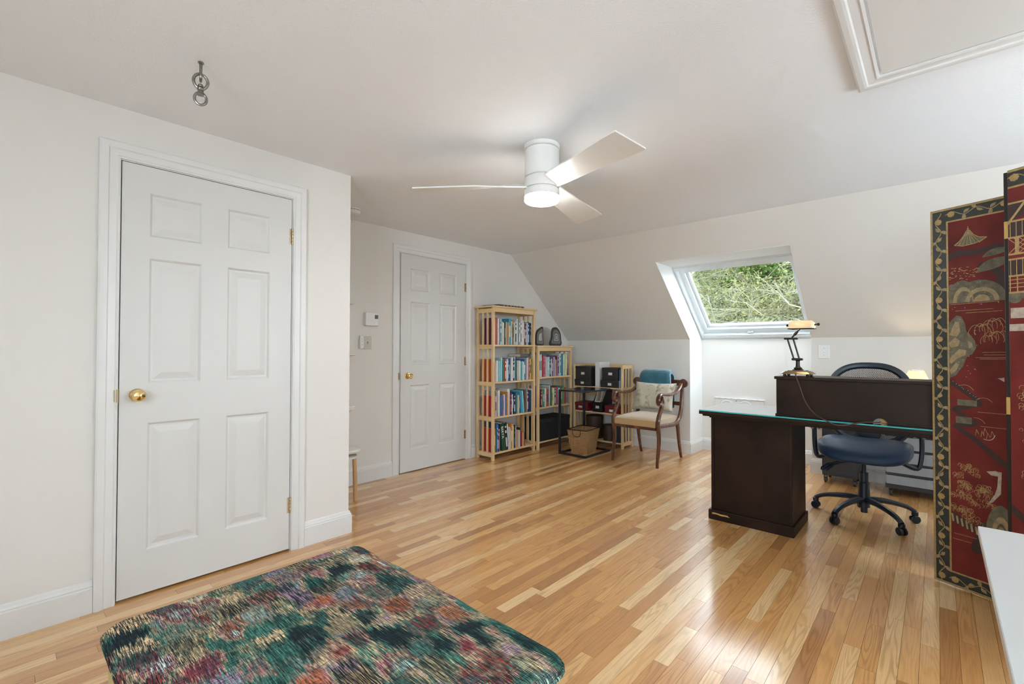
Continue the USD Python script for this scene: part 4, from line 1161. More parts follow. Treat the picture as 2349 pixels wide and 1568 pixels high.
seat_fab = plain('seat_fabric', (.44, .29, .13), .7, bump=.6, bscale=600, vary=.14, vscale=220, sheen=.8)
nu, nv = 34, 34
sx0, sx1, sy0, sy1 = 4.392, 4.935, CYa + .021, CYb - .021
V, f = [], []
for i in range(nu + 1):
    for j in range(nv + 1):
        a, b = i / nu, j / nv
        e = min(1, min(a, 1 - a) * 9) ** .5 * min(1, min(b, 1 - b) * 11) ** .5
        V.append((sx0 + (sx1 - sx0) * a, sy0 + (sy1 - sy0) * b, .455 + .012 * e + .034 * (1 - (2 * a - 1) ** 2) ** .7 * (1 - (2 * b - 1) ** 2) ** .7))
for i in range(nu):
    for j in range(nv):
        q0 = i * (nv + 1) + j
        f += [(q0, q0 + nv + 1, q0 + nv + 2), (q0, q0 + nv + 2, q0 + 1)]
topm = trimesh.Trimesh(V, f, process=False)
arm.part('seat', cat([topm, bx(sx0, sx1, sy0, sy1, .392, .4555)]), seat_fab, 60)

def pillow(w, h, th, n=30, puff=.5):
    V, f = [], []
    for s in (1, -1):
        for i in range(n + 1):
            for j in range(n + 1):
                a, b = 2 * i / n - 1, 2 * j / n - 1
                e = max(0, (1 - a ** 4) * (1 - b ** 4)) ** puff
                px, py = a * w / 2 * (1 - .07 * (1 - b * b) * abs(a)), b * h / 2 * (1 - .09 * (1 - a * a) * abs(b))
                V.append((px, py, s * th / 2 * e + .004 * math.sin(7 * a + 3 * b) * e))
    N = (n + 1) ** 2
    for i in range(n):
        for j in range(n):
            q0 = i * (n + 1) + j
            f += [(q0, q0 + n + 1, q0 + n + 2), (q0, q0 + n + 2, q0 + 1), (N + q0, N + q0 + n + 2, N + q0 + n + 1), (N + q0, N + q0 + 1, N + q0 + n + 2)]
    m = trimesh.Trimesh(V, f, process=False)
    m.merge_vertices()
    return m

pil_mat = mat('brocade', {'g': ('geometry', {}), 'n': ('noise_texture', dict(scale=11.0, detail=6.0, roughness=.62, distortion=.6)), 'mr': ('rgb_ramp', dict(ramp=[(.54, (.58, .54, .44)), (.60, (.42, .37, .26)), (.68, (.27, .22, .13))])),
                          'm': ('mapping', dict(scale=(1, 90, 400))), 'n2': ('noise_texture', dict(scale=1.0, detail=2.0)), 'mx': ('mix', dict(mix_type='multiply', fac=.35)), 'r2': ('rgb_ramp', dict(ramp=[(.3, (.7, .68, .6)), (.7, (1.0, 1.0, 1.0))])),
                          'p': ('principled_bsdf', dict(roughness=.42, sheen_weight=.4))},
              [('g.position', 'n.vector'), ('n.fac', 'mr.fac'), ('g.position', 'm.vector'), ('m.vector', 'n2.vector'), ('n2.fac', 'r2.fac'), ('mr.color', 'mx.color1'), ('r2.color', 'mx.color2'), ('mx.color', 'p.base_color')])
tilt = math.radians(20)
ey = np.array([math.sin(tilt), 0, math.cos(tilt)])
ez = np.array([-math.cos(tilt), 0, math.sin(tilt)])
pil = Thing('cushion', 'pale silvery floral lumbar cushion leaning on the armchair back', 'cushion', (4.84, 2.30, .49))
pil.part('cushion_cover', frame_map(pillow(.465, .315, .13), (4.855, 2.305, .655), (0, -1.0, 0), ey, ez), pil_mat, True)
c0 = np.array([4.855, 2.305, .655])
edge = []
for a, b in ((-1, -1), (1, -1), (1, 1), (-1, 1), (-1, -1)):
    edge.append(c0 + np.array([0, -1.0, 0]) * a * .2325 + ey * b * .1575)
pil.part('piping', cat([tube(np.array([edge[k] + (edge[k + 1] - edge[k]) * s_ - ((edge[k + 1] + edge[k]) / 2 - c0) * .085 * (1 - (2 * s_ - 1) ** 2) for s_ in np.linspace(0, 1, 12)]), .0042, 6) for k in range(4)]), plain('piping_grey', (.40, .38, .32), .6))
velvet = plain('teal_velvet', (.010, .115, .165), .55, sheen=.8, bump=.25, bscale=55, vary=.3, vscale=14)
throw = Thing('throw_blanket', 'teal velvet throw folded over the back of the armchair', 'throw', (5.0, 2.34, .85))
prof = spline(np.array([(4.955, .680), (4.950, .78), (4.952, .86), (4.975, .915), (5.020, .925), (5.062, .895), (5.072, .80), (5.070, .66), (5.066, .52)]), 40)
th = .020
tang = np.gradient(prof, axis=0); tang /= np.linalg.norm(tang, axis=1, keepdims=True)
nor = np.c_[-tang[:, 1], tang[:, 0]]
poly = Polygon(np.vstack([prof + nor * th, (prof - nor * th * .3)[::-1]])).buffer(.004).buffer(-.001)
m = trimesh.creation.extrude_polygon(poly, .36, engine='earcut')
m = m.subdivide_to_size(.03)
m = frame_map(m, (0, 2.520, 0), (1, 0, 0), (0, 0, 1), (0, -1, 0))
v = m.vertices.copy()
dn = (meshkit.fbm(v * np.array([9, 16, 9]), 3, 4) - .5) * .014
edge_t = np.clip(np.minimum(v[:, 1] - 2.16, 2.52 - v[:, 1]) / .03, 0, 1) ** .5
cen = np.array([5.012, 0, .80])
dv = v - cen; dv[:, 1] = 0; dv /= np.linalg.norm(dv, axis=1, keepdims=True) + 1e-9
v += dv * (dn - .016 * (1 - edge_t))[:, None]
v[:, 1] = 2.34 + (v[:, 1] - 2.34) * (1 - .10 * np.clip((v[:, 2] - .86) / .09, 0, 1))
m.vertices = v
throw.part('folded_throw', m, velvet, True)

# ------------------------------------------------------------------ desk, hutch, desk lamp
DX0, DX1, DY0, DY1 = 3.240, 3.812, -.62, 1.212
desk = Thing('desk', 'dark espresso desk with a glass-covered top and panelled pedestals', 'desk', ((DX0 + DX1) / 2, (DY0 + DY1) / 2, 0))
desk.part('desk_top', cat([bx(DX0, DX1, DY0, DY1, .731, .752, .002), bx(DX0 + .018, DX1 - .018, DY0 + .018, DY1 - .018, .718, .731, .001), bx(DX0 + .050, DX1 - .050, DY0 + .05, DY1 - .052, .706, .718, .001)]), espresso, False)
tint = plain('glass_top', (.018, .040, .042), .10, spec=.9, coat=.6, coat_rough=.08, coat_ior=1.7)
desk.part('glass_top', bx(DX0 + .002, DX1 - .002, DY0 + .002, DY1 - .002, .7525, .7600), tint, False)
desk.part('glass_edge', cat([bx(DX0 + .0005, DX0 + .0018, DY0 + .002, DY1 - .002, .7525, .7600), bx(DX0 + .002, DX1 - .002, DY1 - .0018, DY1 - .0005, .7525, .7600)]), plain('teal_glass_edge', (.05, .42, .42), .15), False)
for k, (ya, yb) in enumerate(((.678, 1.172), (-.58, -.10))):
    x0, x1 = 3.358, 3.752
    b = desk.part('pedestal', cat([bx(x0 + .006, x1 - .018, ya + .019, yb - .019, .066, .706), bx(x0, x1, yb - .0195, yb, .066, .706, .0015), bx(x0, x1, ya, ya + .019, .066, .706, .0015)]), espresso, False)
    desk.part('plinth', bx(x0 - .020, x1 + .012, ya - .012, yb + .014, 0, .066, .003), espresso, False)
    for j in range(3):
        za, zb = (.075, .335, .520)[j], (.330, .515, .700)[j]
        dr = desk.part('drawer', bx(x1 - .018, x1, ya + .022, yb - .022, za, zb, .002), espresso, False)
        desk.part('drawer_pull', bx(x1, x1 + .018, (ya + yb) / 2 - .05, (ya + yb) / 2 + .05, (za + zb) / 2 - .006, (za + zb) / 2 + .006, .002), nickel, False, under=dr)
worn = Polygon([(1.045, .036), (1.06, .047), (1.10, .046), (1.145, .050), (1.162, .046), (1.160, .038), (1.13, .040), (1.10, .035), (1.07, .037)])
desk.part('worn_edge', prism_yz(worn, 3.3366, 3.3379), plain('bare_wood', (.50, .30, .12), .6), False, label='scuffed bare patch on the plinth')
HXa, HXb, HYa, HYb, HZ0 = 3.305, 3.555, -.55, .752, .7605
hut = Thing('desk_hutch', 'long low dark hutch with a cable notch standing on the desk', 'hutch', ((HXa + HXb) / 2, .1, HZ0))
back = sbox2(HYa, HZ0, HYb, .986).difference(Point(.238, HZ0 - .004).buffer(.033, 20)).difference(sbox2(.2, HZ0 - .05, .27, HZ0))
hut.part('back_panel', prism_yz(back, HXa, HXa + .012), espresso, False)
hut.part('bottom_trim', cat([bx(HXa - .006, HXa, .272, HYb + .006, HZ0, HZ0 + .010, .001), bx(HXa - .006, HXa, HYa, .204, HZ0, HZ0 + .010, .001)]), espresso, False)
hut.part('top_board', bx(HXa - .010, HXb, HYa - .01, HYb + .010, .986, 1.0035, .002), espresso, False)
for y in (HYb - .016, .10, HYa):
    hut.part('side_panel', bx(HXa + .012, HXb - .006, y, y + .016, HZ0, .986), espresso, False)
hut.part('inner_shelf', bx(HXa + .012, HXb - .010, HYa + .016, .10, .875, .888), espresso, False)
tr = Thing('tape_roll', 'orange tape roll glimpsed through the cable notch of the hutch', 'tape', (3.36, .215, HZ0))
tr.part('roll', lathe([(.020, -.012), (.031, -.012), (.031, .012), (.020, .012)], 28, axis='x').apply_translation((3.36, .215, HZ0 + .0315)), plain('orange_tape', (.72, .33, .03), .4))

LXc, LYc, LZ0 = 3.392, .650, 1.0038
bronze = plain('bronze_lamp', (.035, .032, .030), .32, .8)
lamp = Thing('desk_lamp', 'bronze banker-style desk lamp with lit cream glass shade on the hutch', 'desk lamp', (LXc, LYc, LZ0))
octo = [(-.062, -.086), (.062, -.086), (.072, -.074), (.072, .074), (.062, .086), (-.062, .086), (-.072, .074), (-.072, -.074)]
def octa(s, z0, z1, s2=None):
    s2 = s2 or s
    return hexa([(LXc + x * s, LYc + y * s, z0) for x, y in octo] + [(LXc + x * s2, LYc + y * s2, z1) for x, y in octo])
lamp.part('base', cat([octa(1.0, 1.0185, 1.022), octa(.97, 1.022, 1.033, .80), octa(.72, 1.033, 1.0365), octa(.58, 1.0365, 1.041)]), plain('antique_bronze', (.30, .22, .13), .28, 1.0))
for dx in (-.052, .052):
    for dy in (-.062, .062):
        lamp.part('foot', lathe([(.006, LZ0), (.0095, LZ0 + .004), (.0095, LZ0 + .010), (.006, LZ0 + .0150)], 14, (LXc + dx, LYc + dy, 0)), bronze)
lamp.part('stem', lathe([(.030, 1.041), (.031, 1.046), (.022, 1.050), (.024, 1.056), (.015, 1.062), (.012, 1.068), (.011, 1.098), (.014, 1.103)], 24, (LXc, LYc, 0)), bronze)
lamp.part('lower_bracket', bx(LXc - .008, LXc + .008, LYc - .028, LYc + .034, 1.103, 1.117, .003), bronze, False)
for y0, y1 in ((.672, .706), (.642, .674)):
    lamp.part('arm', rod((LXc, y0, 1.112), (LXc, y1, 1.236), .0048), bronze)
lamp.part('upper_bracket', bx(LXc - .008, LXc + .008, .648, .726, 1.234, 1.246, .003), bronze, False)
lamp.part('neck', cat([rod((LXc, .682, 1.246), (LXc, .634, 1.306), .005), rod((LXc, .668, 1.2635), (LXc, .652, 1.2835), .0088, 12, .0075)]), bronze)
lamp.part('pivot', cat([ball((LXc, .700, 1.240), .007), ball((LXc, .642, 1.110), .008)]), bronze)
# shade: a half-round trough along y, open below
ga, gb, gz, gr = .694, .560, 1.306, .046
ang = np.linspace(-.10, np.pi + .10, 20)
def shade_ring(y, r, dz):
    return [(LXc + r * 1.05 * math.cos(a), y, gz + dz + r * math.sin(a)) for a in ang]
rows = [shade_ring(ga, gr * .86, .001), shade_ring(ga - .004, gr * .95, .001), shade_ring(ga - .014, gr, .001)] + [shade_ring(y, gr, .001) for y in np.linspace(.67, .585, 5)] + [shade_ring(gb + .014, gr, .001), shade_ring(gb + .006, gr * .90, .001), shade_ring(gb, gr * .70, .001)]
V = np.array(rows).reshape(-1, 3); k = len(ang); f = []
for i in range(len(rows) - 1):
    for j in range(k - 1):
        q0 = i * k + j
        f += [(q0, q0 + 1, q0 + k + 1), (q0, q0 + k + 1, q0 + k)]
outer = trimesh.Trimesh(V, f, process=False)
V2 = V.copy(); V2[:, 0] = LXc + (V2[:, 0] - LXc) * .94; V2[:, 2] = gz + (V2[:, 2] - gz) * .94; V2[:, 1] = .627 + (V2[:, 1] - .627) * .985
inner = trimesh.Trimesh(V2, [q_[::-1] for q_ in f], process=False)
caps = []
for i, row in ((0, rows[0]), (len(rows) - 1, rows[-1])):
    c = np.array(row).mean(0)
    caps.append(trimesh.Trimesh(np.vstack([row, [c]]), [(j, j + 1, k) for j in range(k - 1)] + [(k - 1, 0, k)], process=False))
cream_glass = mat('cream_glass', {'d': ('diffuse_bsdf', dict(color=(.80, .73, .58))), 't': ('translucent_bsdf', dict(color=(.92, .82, .64))), 'm': ('mix_closure', dict(fac=.5)), 'gl': ('glossy_bsdf', dict(color=(1, 1, 1), roughness=.08)), 'fr': ('fresnel', dict(IOR=1.45)), 'm2': ('mix_closure', {})},
                  [('d.BSDF', 'm.closure1'), ('t.BSDF', 'm.closure2'), ('fr.fac', 'm2.fac'), ('m.closure', 'm2.closure1'), ('gl.BSDF', 'm2.closure2')], surface='m2.closure')
lamp.part('glass_shade', cat([outer, inner] + caps), cream_glass, 40)
lamp.part('shade_rail', cat([rod((LXc - .046, gb + .004, gz - .005), (LXc - .046, ga - .004, gz - .005), .0032), rod((LXc + .046, gb + .004, gz - .005), (LXc + .046, ga - .004, gz - .005), .0032), rod((LXc - .046, ga, gz - .005), (LXc + .046, ga, gz - .005), .0032), rod((LXc - .046, gb, gz - .005), (LXc + .046, gb, gz - .005), .0032), rod((LXc - .046, .634, gz - .003), (LXc + .046, .634, gz - .003), .003)]), bronze)
lamp.part('end_knob', cat([rod((LXc, gb + .006, gz + .018), (LXc, gb - .018, gz + .020), .005), ball((LXc, gb - .020, gz + .020), .009), rod((LXc, ga - .004, gz + .018), (LXc, ga + .010, gz + .018), .006), ball((LXc, ga + .012, gz + .018), .008)]), bronze)
lamp.part('bulb', rod((LXc, .672, gz + .014), (LXc, .585, gz + .014), .010, 14), glow('desk_bulb_light', (1.0, .80, .52), 48.0))
cord = Thing('power_cord', 'thin brown lamp cord draped over the back of the hutch', 'cord', (3.29, .45, .76))
cord.part('cable', sweep(spline([(3.330, .648, 1.022), (3.312, .646, 1.0225), (3.292, .642, 1.012), (3.2885, .630, .975), (3.2885, .612, .915), (3.2875, .588, .850), (3.284, .545, .790), (3.262, .515, .772), (3.232, .480, .762), (3.226, .440, .744), (3.224, .400, .743), (3.232, .345, .758), (3.262, .300, .7665), (3.292, .262, .7665), (3.330, .240, .7668)], 70), circ(.0036, 7)), plain('brown_cord', (.075, .036, .022), .5))

# ------------------------------------------------------------------ office chair (faces -x)
OX, OY = 4.062, .385
chair_plastic = plain('chair_plastic', (.009, .016, .026), .38)
chair_fab = plain('chair_fabric', (.002, .026, .072), .38, spec=.55, bump=.5, bscale=900)
oc = Thing('office_chair', 'black five-star office chair with blue-black seat and mesh back behind the desk', 'office chair', (OX, OY, 0))
oc.part('gas_column', cat([lathe([(.020, .046), (.020, .10)], 20, (OX, OY, 0)), lathe([(.034, .085), (.034, .250), (.030, .256)], 24, (OX, OY, 0)), lathe([(.026, .25), (.026, .320)], 20, (OX, OY, 0)), lathe([(.014, .32), (.014, .40)], 16, (OX, OY, 0))]), chair_plastic)
for a0 in (81, 153, 225, 297, 9):
    a = math.radians(a0)
    e = np.array([math.cos(a), math.sin(a), 0]); s_ = np.array([-e[1], e[0], 0])
    c = np.array([OX, OY, 0])
    P = spline([c + e * .015 + [0, 0, .135], c + e * .10 + [0, 0, .136], c + e * .19 + [0, 0, .122], c + e * .268 + [0, 0, .096], c + e * .296 + [0, 0, .076]], 20)
    lg = oc.part('base_leg', sweep(P, rrect(.046, .034, .35), side=s_, scale=np.linspace(1.1, .72, 20)[:, None]), chair_plastic)
    ca = c + e * .296
    oc.part('caster', cat([lathe([(.014, .048), (.019, .054), (.019, .074)], 14, ca), *[frame_map(lathe([(.010, -.008), (.024, -.0075), (.0262, -.002), (.0262, .004), (.021, .0085), (.008, .009)], 20), ca + s_ * k * .0145 + [0, 0, .0265], e, np.array([0, 0, 1.0]), s_ * k) for k in (1, -1)]]), plain('caster_black', (.008, .012, .018), .35))
seat = superpad(OX + .035, OY, .480, .500, .530, .125, 3.6, 2.6, 48, 18)
v = seat.vertices.copy()
fx = np.clip((OX - .06 - v[:, 0]) / .16, 0, 1)
v[:, 2] -= .045 * fx ** 1.6
v[:, 2] += .020 * (np.abs(v[:, 1] - OY) / .265) ** 2 * (v[:, 2] > .48)
seat.vertices = v
oc.part('seat', seat, chair_fab, True)
oc.part('seat_pan', superpad(OX + .04, OY, .420, .36, .40, .05, 3.2, 2.4, 30, 8), chair_plastic, True)
for k, (dy, dx) in enumerate(((.155, -.055), (.120, -.130))):
    p0 = np.array([OX - .02 + dx * .3, OY + dy * .6, .392])
    oc.part('lever', cat([tube([p0, p0 + [-.03, .05, -.010], p0 + [-.06, .095, -.028]], .0048, 8, 10), sweep(spline([p0 + [-.055, .085, -.024], p0 + [-.085, .115, -.045], p0 + [-.10, .135, -.068]], 12), rrect(.030, .016, .4), side=(0, .3, 1), scale=np.array([.5, .7, .85, .95, 1, 1, 1, 1, 1, .95, .8, .4])[:, None])]), chair_plastic)
# back: an oval tube frame with a woven mesh
BXc, bz, bry, brz2 = 4.352, .770, .245, .283
ringp = []
for a in np.linspace(0, 2 * np.pi, 65):
    cy, sz = math.cos(a), math.sin(a)
    y = OY - .006 + bry * np.sign(cy) * abs(cy) ** (2 / 2.7)
    z = bz + brz2 * np.sign(sz) * abs(sz) ** (2 / 2.7)
    ringp.append((BXc + .055 * (z - .50) + .05 * (1 - ((y - OY) / .26) ** 2) - .05, y, z))
oc.part('back_frame', sweep(np.array(ringp), rrect(.036, .046, .4), side=(1, 0, 0)), chair_plastic)
strips = []
oval = Polygon([(p[1], p[2]) for p in ringp]).buffer(-.012)
bxat = lambda y, z: BXc + .055 * (z - .50) + .05 * (1 - ((y - OY) / .26) ** 2) - .05
for sgn in (1, -1):
    for c in np.arange(-.9, .9, .0115):
        L = LineString([(OY - .6, bz + c - .6 * sgn), (OY + .6, bz + c + .6 * sgn)]).intersection(oval)
        if L.is_empty or L.geom_type != 'LineString' or L.length < .03:
            continue
        n = max(2, int(L.length / .05))
        q = [L.interpolate(k / n, True) for k in range(n + 1)]
        q = [np.array([bxat(p.x, p.y) + .0004 * sgn, p.x, p.y]) for p in q]
        strips += [(*a, *b, .0016, .0016) for a, b in zip(q, q[1:])]
oc.part('back_mesh', prisms(strips, 3), plain('net_black', (.03, .033, .038), .6), False, kind='stuff')
oc.part('lumbar_plate', superpad(BXc + .010, OY, .56, .030, .16, .13, 3, 2.4, 24, 8), chair_plastic, True)
oc.part('back_stem', tube([(OX + .12, OY, .405), (OX + .24, OY, .41), (OX + .325, OY, .46), (OX + .335, OY, .58)], .024, 10, 20), chair_plastic)
for sgn in (1, -1):
    y = OY + sgn * .295
    oc.part('armrest', cat([sweep(spline([(OX + .04, OY + sgn * .15, .412), (OX + .06, OY + sgn * .235, .392), (OX + .08, y - sgn * .012, .380), (OX + .088, y + sgn * .003, .425), (OX + .085, y + sgn * .008, .60), (OX + .075, y + sgn * .006, .655)], 26), rrect(.040, .026, .3), side=(1, 0, 0)), superpad(OX + .03, y + sgn * .006, .668, .235, .066, .030, 3.5, 2.5, 28, 8)]), chair_plastic)
    oc.part('arm_knob', cat([lathe([(.011, -.008), (.011, .008)], 14, axis='y').apply_translation((OX + .062, y + sgn * .020, .590)), lathe([(.011, -.008), (.011, .008)], 14, axis='y').apply_translation((OX + .062, y - sgn * .024, .590))]), plain('knob_grey', (.30, .31, .32), .35))

# ------------------------------------------------------------------ filing cart, drawer unit, table lamp
cabinet_black = plain('cabinet_black', (.022, .021, .022), .45)
fc = Thing('filing_cart', 'black metal filing cart on casters against the window wall', 'filing cart', (5.065, .635, 0))
fc.part('body', bx(4.932, 5.198, .505, .764, .066, .655, .004), cabinet_black, False)
fc.part('top', bx(4.926, 5.204, .499, .770, .655, .672, .004), cabinet_black, False)
for z0, z1 in ((.085, .355), (.372, .640)):
    d_ = fc.part('drawer', bx(4.926, 4.934, .514, .755, z0, z1, .002), cabinet_black, False)
    fc.part('drawer_handle', bx(4.914, 4.926, .585, .685, z1 - .055, z1 - .040, .003), black_metal, False, under=d_)
def casters(t, x0, x1, y0, y1, top, m):
    for x in (x0, x1):
        for y in (y0, y1):
            t.part('caster', cat([lathe([(.008, -.009), (.024, -.009), (.0255, 0), (.024, .009), (.008, .009)], 18, axis='y').apply_translation((x, y, .0257)), bx(x - .012, x + .012, y - .014, y - .010, .02, top), bx(x - .012, x + .012, y + .010, y + .014, .02, top), bx(x - .014, x + .014, y - .014, y + .014, top - .006, top)]), m, 30)
casters(fc, 4.955, 5.170, .530, .740, .066, cabinet_black)
du = Thing('drawer_unit', 'wheeled unit of clear plastic drawers in a black frame behind the screen', 'drawer unit', (5.03, .108, 0))
QX0, QX1, QY0, QY1 = 4.842, 5.212, -.105, .318
clear = plain('clear_plastic', (.30, .315, .33), .25, alpha=.82)
paper = plain('paper_stack', (.55, .52, .47), .8, vary=.3, vscale=25)
frz = [(.062, .095), (.168, .186), (.256, .272), (.362, .378), (.478, .494), (.600, .625)]
for za, zb in frz:
    du.part('frame_tray', bx(QX0 + .004, QX1, QY0, QY1, za, zb, .002), cabinet_black, False)
for (a0, za), (zb, b1) in zip(frz, frz[1:]):
    d_ = du.part('drawer', cat([bx(QX0, QX0 + .004, QY0 + .006, QY1 - .006, za + .002, zb - .002), bx(QX0 + .004, QX1 - .02, QY0 + .006, QY0 + .009, za + .002, zb - .004), bx(QX0 + .004, QX1 - .02, QY1 - .009, QY1 - .006, za + .002, zb - .004), bx(QX0 + .004, QX1 - .02, QY0 + .009, QY1 - .009, za + .001, za + .004)]), clear, False)
    du.part('drawer_rib', cat([bx(QX0 - .003, QX0, y, y + .006, za + .002, zb - .002) for y in (.232, .066)]), clear, False, under=d_)
    du.part('papers', bx(QX0 + .012, QX1 - .05, QY0 + .03, QY1 - .04, za + .005, za + .005 + (zb - za) * .5), paper, False, under=d_)
for y in (QY0, QY1 - .012):
    du.part('upright', cat([bx(QX1 - .02, QX1, y, y + .012, .06, .62), bx(QX0 + .12, QX0 + .14, y, y + .012, .06, .62)]), cabinet_black, False)
casters(du, 4.870, 5.180, -.075, .285, .062, cabinet_black)
TLx, TLy, TLz = 5.030, .128, .6255
tl = Thing('table_lamp', 'small lit table lamp with a white pleated shade behind the hutch', 'table lamp', (TLx, TLy, TLz))
tl.part('base', lathe([(.050, TLz), (.052, TLz + .008), (.030, TLz + .016), (.018, TLz + .04), (.032, TLz + .09), (.026, TLz + .13), (.010, TLz + .16), (.008, TLz + .24)], 28, (TLx, TLy, 0)), white_plastic)
na = 56
ra, rb = .046, .118
sh = []
for z, r in ((1.004, ra), (.826, rb)):
    sh.append([(TLx + (r + (.0022 if j % 2 else 0)) * math.cos(2 * np.pi * j / na), TLy + (r + (.0022 if j % 2 else 0)) * math.sin(2 * np.pi * j / na), z) for j in range(na)])
V = np.array(sh).reshape(-1, 3)
f = []
for j in range(na):
    f += [(j, na + j, na + (j + 1) % na), (j, na + (j + 1) % na, (j + 1) % na)]
lamp_cloth = mat('lamp_cloth', {'d': ('diffuse_bsdf', dict(color=(.80, .76, .66))), 't': ('translucent_bsdf', dict(color=(.88, .84, .74))), 'm': ('mix_closure', dict(fac=.45))}, [('d.BSDF', 'm.closure1'), ('t.BSDF', 'm.closure2')], surface='m.closure')
sv = trimesh.Trimesh(V, f, process=False)
V2 = V.copy(); V2[:, :2] = (V2[:, :2] - [TLx, TLy]) * .985 + [TLx, TLy]
tl.part('shade', cat([sv, trimesh.Trimesh(V2, [q_[::-1] for q_ in f], process=False)]), lamp_cloth, False)
tl.part('shade_trim', cat([torus((TLx, TLy, 1.004), ra, .003, 40, 6), torus((TLx, TLy, .826), rb, .003, 48, 6)]), white_plastic)
tl.part('bulb', ball((TLx, TLy, .905), .022), glow('table_bulb_light', (1.0, .82, .56), 170.0))

# ------------------------------------------------------------------ lacquered folding screen
gold = plain('screen_gold', (.36, .245, .10), .45, .35, vary=.25, vscale=60)
lac_red = plain('screen_red', (.135, .017, .014), .5, spec=.25, vary=.35, vscale=9)
lac_dark = plain('screen_dark', (.014, .019, .016), .4, vary=.3, vscale=30)
lac_edge = plain('screen_edge', (.012, .009, .007), .35)
stone_a = plain('screen_stone', (.12, .105, .065), .5, vary=.4, vscale=45)
stone_b = plain('screen_stone_light', (.30, .22, .11), .5, vary=.3, vscale=60)
pale_ink = plain('screen_pale', (.40, .33, .27), .5, vary=.3, vscale=60)
shade_ink = plain('screen_shadow', (.030, .012, .010), .5)
SH, SW = 1.868, .405
SB = .010
screen = Thing('folding_screen', 'dark red lacquered folding screen with painted gold vine borders and landscape', 'folding screen', (2.95, -.2, 0))


def leaf(u, v, a, L, w):
    t = np.linspace(0, 1, 9)
    top = [(x * L, w * math.sin(math.pi * x ** .8)) for x in t]
    bot = [(x * L, -w * .35 * math.sin(math.pi * x) + w * .2 * x) for x in t[::-1]]
    return affinity.translate(affinity.rotate(Polygon(top + bot).buffer(0), a, origin=(0, 0)), u, v)


def flower(u, v, r):
    return unary_union([Point(u, v).buffer(r * .62, 8)] + [Point(u + r * .62 * math.cos(k * math.pi / 4), v + r * .62 * math.sin(k * math.pi / 4)).buffer(r * .38, 6) for k in range(8)])


def curve(pts, w, n=40):
    return LineString(spline([(*p, 0) for p in pts], n)[:, :2]).buffer(w)


def vine(p0, p1, seed):
    """A wavy stem from p0 to p1 with curled leaves on both sides and a rosette every 0.2 m."""
    r = random.Random(seed)
    p0, p1 = np.array(p0, float), np.array(p1, float)
    L = np.linalg.norm(p1 - p0); t = (p1 - p0) / L; n = np.array([-t[1], t[0]])
    a0 = math.degrees(math.atan2(t[1], t[0]))
    s = np.linspace(0, L, int(L / .006))
    w = .0115 * np.sin(s * 2 * math.pi / .098)
    stem = LineString(p0 + np.outer(s, t) + np.outer(w, n)).buffer(.0017)
    lv, fl = [], []
    k = 0
    x = .022
    while x < L - .015:
        ph = .0115 * math.sin(x * 2 * math.pi / .098)
        if k % 4 == 0:
            c = p0 + t * x
            fl.append(flower(c[0], c[1], .0150))
        else:
            sg = 1 if ph > 0 else -1
            q = p0 + t * x + n * ph * .7
            lv.append(leaf(q[0], q[1], a0 + sg * r.uniform(95, 130), .037, .0125))
            lv.append(leaf(q[0], q[1], a0 - sg * r.uniform(20, 45), .032, -.0105 * sg))
            lv.append(Point(*(q - n * sg * .012 + t * .012)).buffer(.0062).difference(Point(*(q - n * sg * .012 + t * .012)).buffer(.0030)))
        x += .0492
        k += 1
    return stem, unary_union(lv), unary_union(fl)


